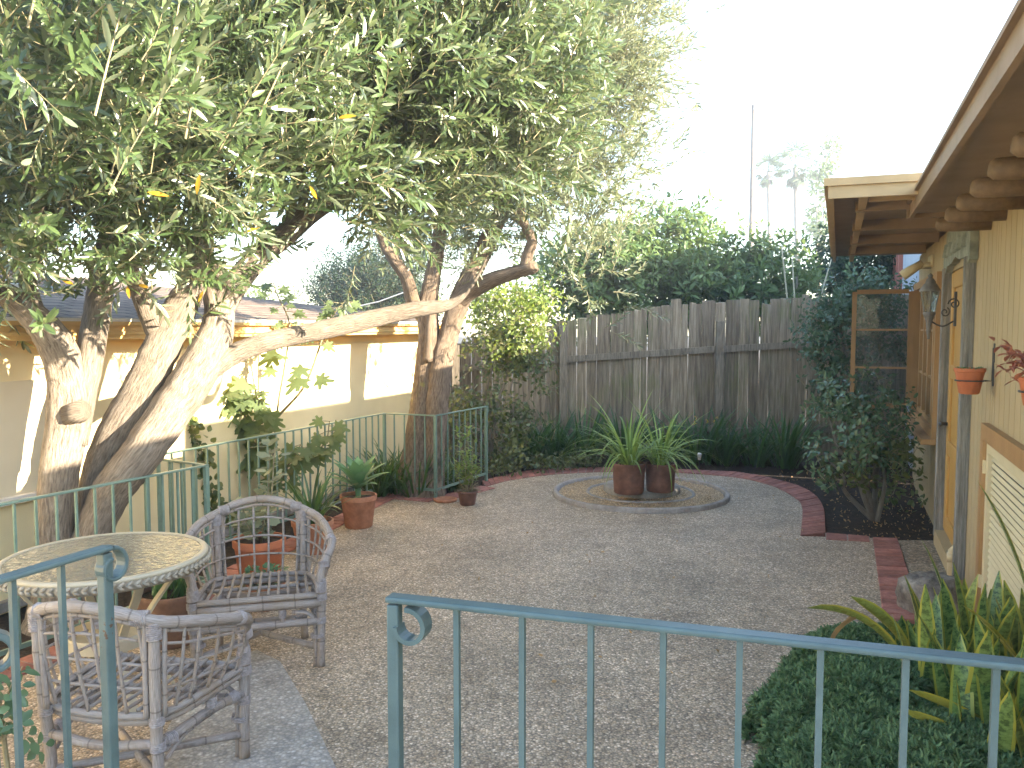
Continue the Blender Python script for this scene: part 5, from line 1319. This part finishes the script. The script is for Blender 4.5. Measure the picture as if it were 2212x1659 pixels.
# pots on the house wall
p = hit(2132, 790, HO, NRM); a_ = G(2094, 850, 1.42)
def wall_pot(u, ytop, ybot, wpx, label, kind, mat, loc_off=.13):
    q = hit(u, (ytop + ybot) / 2, HO + NRM * loc_off, NRM)
    dep = q.y; r = wpx / F * dep / 2; hgt = (ybot - ytop) / F * dep
    t = thing('wall_pot', label, 'wall pot', (q.x, q.y, q.z - hgt / 2), hrz, 'pots hung on the house wall')
    m, ri = pot_mesh(r, hgt, .66, True, 36); po = m.build('pot', M[mat], t, True); md = po.modifiers.new('edge', 'EDGE_SPLIT'); md.split_angle = R(40)
    s = MB(); s.lathe([(0, hgt - .02), (ri, hgt - .024)], (0, 0, 0), 20); s.build('soil', M['soil'], po)
    m = MB(); zr = hgt * .52; rr_ = r * (.66 + .27 * .62) + .006
    m.tube([(rr_ * math.cos(k * PI / 12), rr_ * math.sin(k * PI / 12), zr) for k in range(24)], .0045, 6, closed=True)
    m.tube([(0, -rr_, zr), (0, -loc_off + .012, zr), (0, -loc_off + .012, hgt + .12)], .006, 6); m.box((0, -loc_off + .008, hgt + .09), (.032, .008, .11)); m.box((0, -loc_off + .008, zr + .02), (.026, .008, .1))
    m.build('hanger', M['iron'], t)
    m = MB()
    if kind == 'green':
        for k in range(70): az, qq = random.uniform(0, 6.28), random.random() ** .5 * r * .85; leaf(m, (qq * math.cos(az), qq * math.sin(az), hgt - .02), (math.cos(az) * .6 + random.gauss(0, .3), math.sin(az) * .6 + random.gauss(0, .3), random.uniform(.3, 1)), (0, 0, 1), .032, .02, random.random())
        m.build('leaves', M['small_succ'], t, True)
    else:
        st = MB()
        for k in range(12):
            az = random.uniform(0, 6.28); top = Vector((math.cos(az) * random.uniform(.08, .2), math.sin(az) * random.uniform(.06, .16), hgt + random.uniform(-.02, .12))); st.tube([(0, 0, hgt - .02), top * .5 + Vector((0, 0, hgt * .5 + .03)), top], [.008, .007, .005], 6)
            for j in range(9): leaf(m, top + Vector((random.gauss(0, .018),) * 3), (random.gauss(0, 1), random.gauss(0, 1), random.gauss(.3, .7)), (0, 0, 1), .045, .022, random.random(), fold=.4)
        m.build('leaves', M['red_succ'], t, True); st.build('stems', M['red_succ'], t, True)
wall_pot(2094, 795, 851, 62, 'terracotta pot of small green succulents in an iron ring on the tan wall', 'green', 'terracotta_red')
wall_pot(2236, 815, 880, 66, 'red-leaved succulent in a clay pot at the right edge of the house wall', 'red', 'terracotta_red')
# garden light among the strap leaves
p = D(1511, 985, 10.4); t = thing('garden_light', 'small white garden light among the strap leaves right of the planter', 'garden light', (p.x, p.y, 0))
m = MB(); m.tube([(0, 0, -.05), (0, 0, p.z - .06)], .008, 6); m.build('stake', M['iron'], t)
m = MB(); m.lathe([(0, -.05), (.018, -.05), (.028, .02), (.03, .022), (.018, .04), (0, .045)], (0, 0, p.z), 14); m.build('lamp_head', M['white_plastic'], t, True)

# ------------------------------------------------------------------ round glass table
TC = G(229, 1199, .72); tb = thing('glass_table', 'round cream patio table with rippled glass top and braided rim', 'table', (TC.x, TC.y, 0), .5)
rt = .455
m = MB(); m.lathe([(rt - .032, .716), (rt - .030, .722), (rt - .01, .723), (rt, .717), (rt + .002, .704), (rt - .02, .702), (rt - .032, .706), (rt - .032, .716)], (0, 0, 0), 72); rm = m.build('rim', M['cream_metal'], tb, True)
m = MB(); nb_ = 84
for k in range(nb_):
    a = 2 * PI * k / nb_
    for j, (dz, sg) in enumerate(((0, 1), (-.018, -1))):
        c = Vector((math.cos(a) * (rt + .004), math.sin(a) * (rt + .004), 0.694 + dz * .8)); tn = Vector((-math.sin(a), math.cos(a), 0))
        d = (tn + Vector((0, 0, .75 * sg))).normalized(); m.tube([c - d * .017, c + Vector((math.cos(a), math.sin(a), 0)) * .005, c + d * .017], [.0055, .009, .0055], 5, rnd=random.random())
m.lathe([(rt - .008, .662), (rt + .003, .664), (rt + .003, .704)], (0, 0, 0), 72, rnd=.2); m.build('braid', M['woven'], rm, True)
m = MB(); m.lathe([(0, .711), (rt - .031, .711), (rt - .031, .719), (0, .719)], (0, 0, 0), 64); m.build('glass_top', M['table_glass'], tb)
for k in range(4):
    a = k * PI / 2 + .3; m = MB(); pr = spline([(rt - .05, .69), (.34, .58), (.17, .36), (.2, .22), (.30, .0)], 6); V = []
    sd = Vector((-math.sin(a), math.cos(a), 0)); rd = Vector((math.cos(a), math.sin(a), 0))
    for i, q in enumerate(pr):
        for sx, sy in ((1, 1), (-1, 1), (-1, -1), (1, -1)): V.append(rd * (q[0] + sy * .008) + sd * (sx * .019) + Vector((0, 0, q[1])))
    n = len(pr); m.add(V, [(i * 4 + j, i * 4 + (j + 1) % 4, i * 4 + 4 + (j + 1) % 4, i * 4 + 4 + j) for i in range(n - 1) for j in range(4)] + [(3, 2, 1, 0), tuple((n - 1) * 4 + j for j in range(4))]); m.build('leg', M['cream_metal'], tb)
m = MB(); m.lathe([(0, .36), (.18, .36), (.185, .35), (.185, .30), (.18, .298), (0, .298)], (0, 0, 0), 32); m.build('lower_hub', M['cream_metal'], tb)

# ------------------------------------------------------------------ rattan chairs
def cane(mb, pts, r, n=6, seg=9, seed=0, knots=True):
    c = [Vector(q) for q in (spline(pts, n) if len(pts) > 2 else [Vector(pts[0]).lerp(Vector(pts[1]), k / 8) for k in range(9)])]
    rad = [r * (1.09 if knots and (i * 7 + seed) % 9 == 0 else 1) for i in range(len(c))]
    mb.tube(c, rad, seg, seed=seed, rnd=random.random())
def lashing(mb, p, d, r, turns=6, pitch=.0072):
    p, d = Vector(p), Vector(d).normalized(); x = d.orthogonal().normalized(); y = d.cross(x); pts = []
    for k in range(turns * 8): a = k * PI / 4; pts.append(p + d * ((k / 8 - turns / 2) * pitch) + (x * math.cos(a) + y * math.sin(a)) * r)
    mb.tube(pts, .0036, 4)
def make_chair(label):
    t = thing('rattan_chair', label, 'chair', (0, 0, 0), 0, 'rattan armchairs by the glass table')
    hoop = [(.318, .0, .44), (.322, .005, .50), (.35, .03, .575), (.38, .085, .627), (.372, .2, .665), (.325, .37, .712), (.25, .475, .742), (.135, .53, .785), (0, .55, .803)]
    hoop = hoop + [(-x, y, z) for x, y, z in hoop[-2::-1]]
    m = MB(); cane(m, hoop, .0215, 8, 12); m.build('arm_hoop', M['cane'], t, True)
    hc = [Vector(q) for q in spline(hoop, 10)]
    seat_r = [(.318, .0, .385), (.30, .2, .39), (.265, .38, .385), (.18, .455, .378), (0, .475, .375)]
    seat_r = seat_r + [(-x, y, z) for x, y, z in seat_r[-2::-1]]
    sr = [Vector(q) for q in spline(seat_r, 10)]
    m = MB(); cane(m, seat_r, .014, 8); cane(m, [(-.318, 0, .385), (.318, 0, .385)], .017); cane(m, [(x * .97, y * .97, z - .028) for x, y, z in seat_r], .016, 8); cane(m, [(-.318, -.005, .345), (.318, -.005, .345)], .022)
    m.build('seat_frame', M['cane'], t, True)
    m = MB()
    for k in range(11):      # seat canes, front to back
        x = -.25 + .05 * k; yb = .47 - .28 * (x / .3) ** 4 * .5 - .05 * (x / .3) ** 2
        cane(m, [(x, .0, .402), (x * .985, yb * .5, .385), (x * .96, yb, .392)], .0075, 5, 7, k)
    cane(m, [(-.3, .23, .376), (.3, .23, .376)], .011); m.build('seat', M['cane'], t, True)
    legs = {'f': [], 'b': []}
    for sg in (1, -1):
        m = MB(); cane(m, [(sg * .312, .0, 0), (sg * .317, 0, .2), (sg * .325, 0, .475)], .0215, 6, 11); cane(m, [(sg * .283, .002, .0), (sg * .285, .002, .22), (sg * .25, .002, .29), (sg * .17, .002, .302)], .0105, 6)
        m.build('leg', M['cane'], t, True)
        m = MB(); cane(m, [(sg * .235, .44, 0), (sg * .225, .455, .2), (sg * .232, .47, .4), (sg * .238, .478, .6), (sg * .24, .478, .74)], .021, 6, 11); cane(m, [(sg * .205, .487, .385), (sg * .21, .493, .6), (sg * .213, .493, .75)], .01); cane(m, [(sg * .258, .455, .385), (sg * .266, .46, .6), (sg * .268, .455, .725)], .009)
        m.build('leg', M['cane'], t, True)
    m = MB()
    cane(m, [(-.315, -.002, .245), (.315, -.002, .245)], .020)
    for sg in (1, -1): cane(m, [(sg * .315, .0, .275), (sg * .27, .22, .285), (sg * .228, .455, .27)], .0185); cane(m, [(sg * .30, .01, .232), (sg * .285, .05, .262), (sg * .25, .3, .255), (sg * .23, .42, .20)], .0095)
    cane(m, [(-.228, .46, .28), (0, .475, .26), (.228, .46, .28)], .018)
    cane(m, [(-.312, .0, .1), (.228, .45, .13)], .017); cane(m, [(.312, .0, .1), (-.228, .45, .13)], .017); cane(m, [(-.235, .445, .12), (.235, .445, .12)], .016)
    for x in (-.12, .12): cane(m, [(x, -.003, .25), (x, -.003, .345)], .014)
    for sg in (1, -1): cane(m, [(sg * .28, .2, .285), (sg * .288, .2, .37)], .017)
    m.build('stretchers', M['cane'], t, True)
    # lattice of thin canes between seat and hoop
    m = MB()
    def top_at(x, y):
        return min(hc, key=lambda q: (q.x - x) ** 2 + (q.y - y) ** 2)
    def seat_at(x, y):
        return min(sr, key=lambda q: (q.x - x) ** 2 + (q.y - y) ** 2)
    n = len(sr)
    def top_of(a):
        sg = 1 if a.x > 0 else -1
        if abs(a.x) > .225 and a.y < .42: return min((q for q in hc if q.x * sg > 0 and q.z > .6), key=lambda q: abs(q.y - max(.09, a.y * 1.02)))
        return min((q for q in hc if q.z > .69), key=lambda q: abs(q.x - a.x * 1.05) + .3 * abs(q.y - (.55 - .9 * a.x * a.x)))
    for f in (.045, .10, .155, .21, .265, .37, .422, .474, .526, .578, .63, .735, .79, .845, .90, .955):
        a = sr[int(n * f)]; b_ = top_of(a); cc = a.lerp(b_, .5) + Vector((a.x, a.y - .2, 0)) * .04
        cane(m, [a, cc, b_], .0064, 5, 7, int(f * 100))
    for f in (.28, .52, .76):
        pts = []
        for k in range(0, 61):
            a = sr[int((n - 1) * (.03 + .94 * k / 60))]; b_ = top_of(a)
            pts.append(a.lerp(b_, f) + Vector((a.x, a.y - .2, 0)) * (.04 * 4 * f * (1 - f)) + Vector((0, -.006, 0)))
        pts = [(pts[max(0, i - 2)] + pts[max(0, i - 1)] + pts[i] + pts[min(60, i + 1)] + pts[min(60, i + 2)]) / 5 for i in range(61)]
        m.tube(pts, .0058, 7)
    ir = [q - (q - Vector((0, .2, q.z))).normalized() * .006 + Vector((0, 0, -.032)) for q in hc[5:-5]]
    m.tube(ir, .0085, 7); m.build('lattice', M['cane'], t, True)
    def lash(p, d, r, turns=6):
        q = MB(); lashing(q, p, d, r, turns); q.build('lashing', M['lash'], t, True)
    for sg in (1, -1):
        lash((sg * .24, .478, .71), (0, 0, 1), .027, 9); lash((sg * .319, .0, .43), (0, 0, 1), .027, 8); lash((sg * .322, 0, .375), (0, 0, 1), .0265, 5); lash((sg * .316, 0, .25), (0, 0, 1), .0265, 5); lash((sg * .23, .462, .37), (0, 0, 1), .0265, 5); lash((sg * .227, .456, .27), (0, 0, 1), .0265, 5); lash((sg * .288, .2, .325), (0, 0, 1), .0205, 6); lash((sg * .12, -.003, .30), (0, 0, 1), .0175, 6); lash((sg * .298, 0, .17), (0, 0, 1), .036, 3)
        lash((sg * .20, .498, .758), (1, -.3 * sg, 0), .0265, 8); lash((sg * .378, .13, .643), (0, .9, .3), .0265, 5); lash((sg * .30, .06, .28), (-.3 * sg, .9, 0), .0225, 6); lash((sg * .24, .40, .272), (-.3 * sg, .9, 0), .0225, 6)
        lash((sg * .338, .018, .54), (0, .4, .9), .0275, 5)
    return t
def copy_tree(o, parent=None):
    c = o.copy(); col.objects.link(c)
    if parent: c.parent = parent
    for ch in list(o.children): copy_tree(ch, c)
    return c
ca = make_chair('grey rattan armchair facing the camera, right behind the glass table')
fr_ = G(694, 1439); an = R(14.5)
ca.location = (fr_.x - .314 * math.cos(an), fr_.y - .314 * math.sin(an), 0.002); ca.rotation_euler = (0, 0, an)
cb_ = copy_tree(ca); cb_['label'] = 'grey rattan armchair seen from behind, nearest the camera, on the pale concrete patch'
an = R(169); p1 = G(335, 1346, .742); ex_, ey_ = Vector((math.cos(an), math.sin(an), 0)), Vector((-math.sin(an), math.cos(an), 0))
lc = p1 + ex_ * .245 - ey_ * .478; cb_.location = (lc.x, lc.y, .006); cb_.rotation_euler = (0, 0, an)

# ------------------------------------------------------------------ air volume added to imitate lens glare
def veil_mat():
    m, nt, out = newmat('veil_air')
    v = N(nt, 'VolumePrincipled'); v.inputs['Color'].default_value = (.97, .98, 1, 1); v.inputs['Density'].default_value = .0048; v.inputs['Anisotropy'].default_value = .55
    nt.links.new(v.outputs[0], out.inputs['Volume'])
    return m
m = MB(); m.box((0, 38, 11), (90, 90, 26))
hz_o = m.build('veil', veil_mat()); tag(hz_o, kind='stuff'); tag(hz_o, 'added haze filling the air of the whole garden', 'veil')
